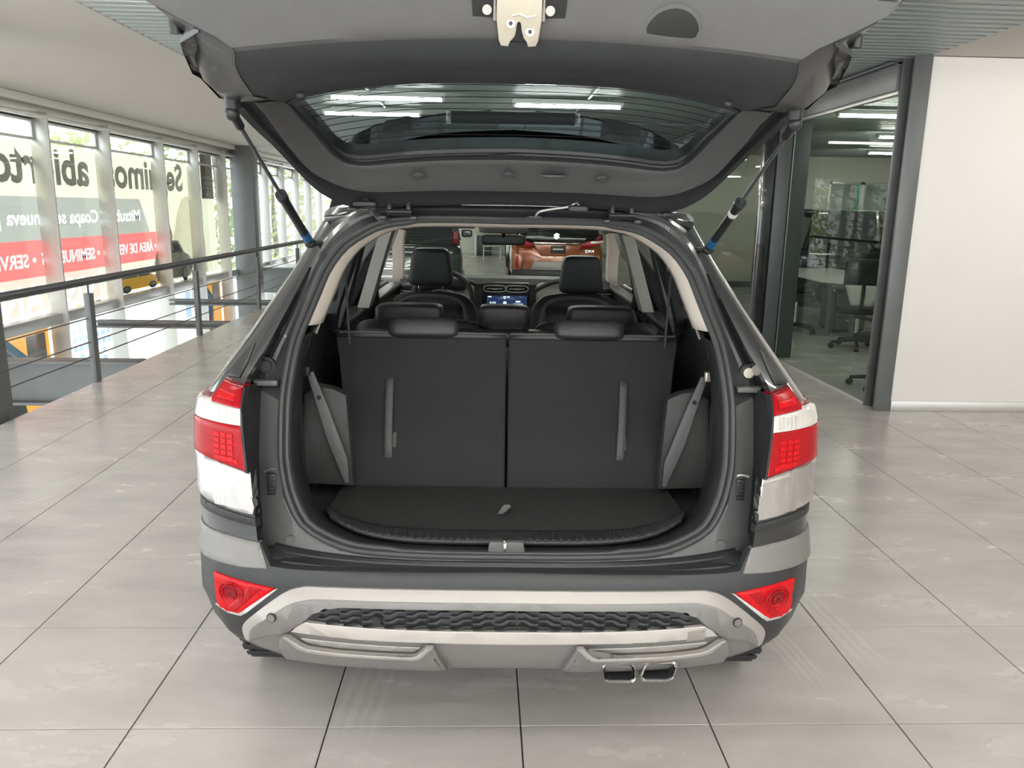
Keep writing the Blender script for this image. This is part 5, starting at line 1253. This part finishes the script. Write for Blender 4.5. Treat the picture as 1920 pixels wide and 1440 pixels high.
    # dashboard
    b = MB(); b.loops([[Vector((x, y+.04*(abs(x)/.7)**2, z-.015*(abs(x)/.7)**2)) for x in [(-.70+.07*k) for k in range(21)]] for y, z in ((3.36, .70), (3.30, .86), (3.30, .95), (3.34, 1.02), (3.33, 1.09), (3.36, 1.125), (3.50, 1.135), (3.85, 1.05))], False); o = part('dashboard', b, M_dash); o.modifiers.new('thick', 'SOLIDIFY').thickness = .02
    for s_, x0, x1 in ((-1, -.62, -.20), (1, .20, .66)):
        b = MB(); b.sq(((x0+x1)/2, 3.30, 1.03), (x1-x0, .10, .16), .35, .3); part('dash_panel', b, M_dashl, o)
        b = MB(); b.tube(crom([(x0, 3.27, 1.06 if s_ > 0 else 1.12), ((x0*.75+x1*.25), 3.25, 1.118), ((x0+x1)/2, 3.25, 1.128), ((x0*.2+x1*.8), 3.25, 1.122), (x1, 3.28, 1.09)], 5), .016, 8); part('dash_brow', b, M_dash, o)
    b = MB(); b.box((.005, 3.27, 1.02), (.305, .06, .175), bev=.012); cs = part('centre_stack', b, M_blackp)
    for x in (-.066, .076):
        b = MB(); b.box((x, 3.238, 1.069), (.125, .008, .036), bev=.006); vn = part('air_vent', b, mat('vent void', (.006, .006, .007), .6), cs)
        b = MB(); b.tube(crom([(x-.060, 3.233, 1.052), (x-.060, 3.233, 1.086), (x+.060, 3.233, 1.086), (x+.060, 3.233, 1.052)], 3, True), .0028, 6, closed=True); b.box((x, 3.232, 1.069), (.10, .004, .004)); part('vent_frame', b, M_alu, cs)
        b = MB(); b.box((x, 3.230, 1.067), (.04, .006, .008), bev=.002); part('vent_tab', b, M_alu, cs)
    b = MB(); b.box((.012, 3.238, .983), (.262, .006, .082), bev=.003); scr = part('touch_screen', b, M_screen)
    def ui(w_, h_, x, z):
        b = MB(); b.box((x, 3.2335, z), (w_, .002, h_)); b.build('screen_symbol', M_icon, scr)
    text('screen_time', '3:25', M_icon, (-.100, 3.2335, .968), (1, 0, 0), (0, 0, 1), scr, width=.040, height=.017, bold=.02)
    ui(.022, .006, -.100, 1.017); ui(.018, .006, -.002, 1.017); ui(.016, .006, .022, 1.017); ui(.010, .004, -.002, 1.006); ui(.022, .004, -.002, .958)
    b = MB(); b.sq((-.001, 3.2335, .978), (.022, .003, .018), .8, .8, 12, 6); b.build('screen_symbol', M_icon, scr)
    for k in range(3): ui(.062-.01*(k % 2), .003, .085, .972-k*.007)
    b = MB(); b.sq((.085, 3.2335, .987), (.034, .003, .010), .8, .8, 12, 6); b.build('screen_symbol', M_icon, scr)
    b = MB(); b.tube([(-.385+.185*cos(a), 2.93+.07*sin(a), 1.02+.175*sin(a)) for a in [2*pi*k/40 for k in range(40)]], .016, 10, closed=True); sw = part('steering_wheel', b, M_leather)
    b = MB(); b.sq((-.385, 2.96, 1.02), (.16, .06, .13), .5, .5); b.tube([(-.56, 2.93, 1.02), (-.21, 2.93, 1.02)], .016, 8); part('wheel_hub', b, M_blackp, sw)
    b = MB(); b.box((-.42, 3.22, 1.10), (.34, .16, .08), bev=.025); part('instrument_hood', b, M_trimd)
    for x in (-.62, .645):
        b = MB(); b.sq((x, 3.24, 1.065), (.12, .06, .06), .5, .4); vn = part('air_vent', b, M_blackp)
        b = MB(); b.tube(crom([(x-.045, 3.205, 1.05), (x-.045, 3.205, 1.082), (x+.045, 3.205, 1.082), (x+.045, 3.205, 1.05)], 3, True), .003, 6, closed=True); part('vent_frame', b, M_chrome, vn)
    b = MB(); b.sq((-.016, 2.95, 1.394), (.27, .035, .062), .35, .25); mr = part('interior_mirror', b, M_blackp)
    b = MB(); b.tube([(-.016, 2.95, 1.41), (-.016, 2.85, 1.47)], .012, 8); part('mirror_stem', b, M_blackp, mr)
    b = MB(); b.sq((-.016, 2.80, 1.462), (.29, .22, .05), .4, .4); b.box((-.016, 2.74, 1.455), (.18, .03, .02), bev=.004); part('roof_console', b, M_liner)
    for s_ in (-1, 1):
        b = MB(); b.box((s_*.36, 2.74, 1.475), (.36, .05, .025), bev=.01); part('sun_visor', b, M_liner)
    b = MB(); b.box((0, 2.55, .62), (.22, 1.1, .26), bev=.04); part('centre_console', b, M_blackp)
build_cabin()
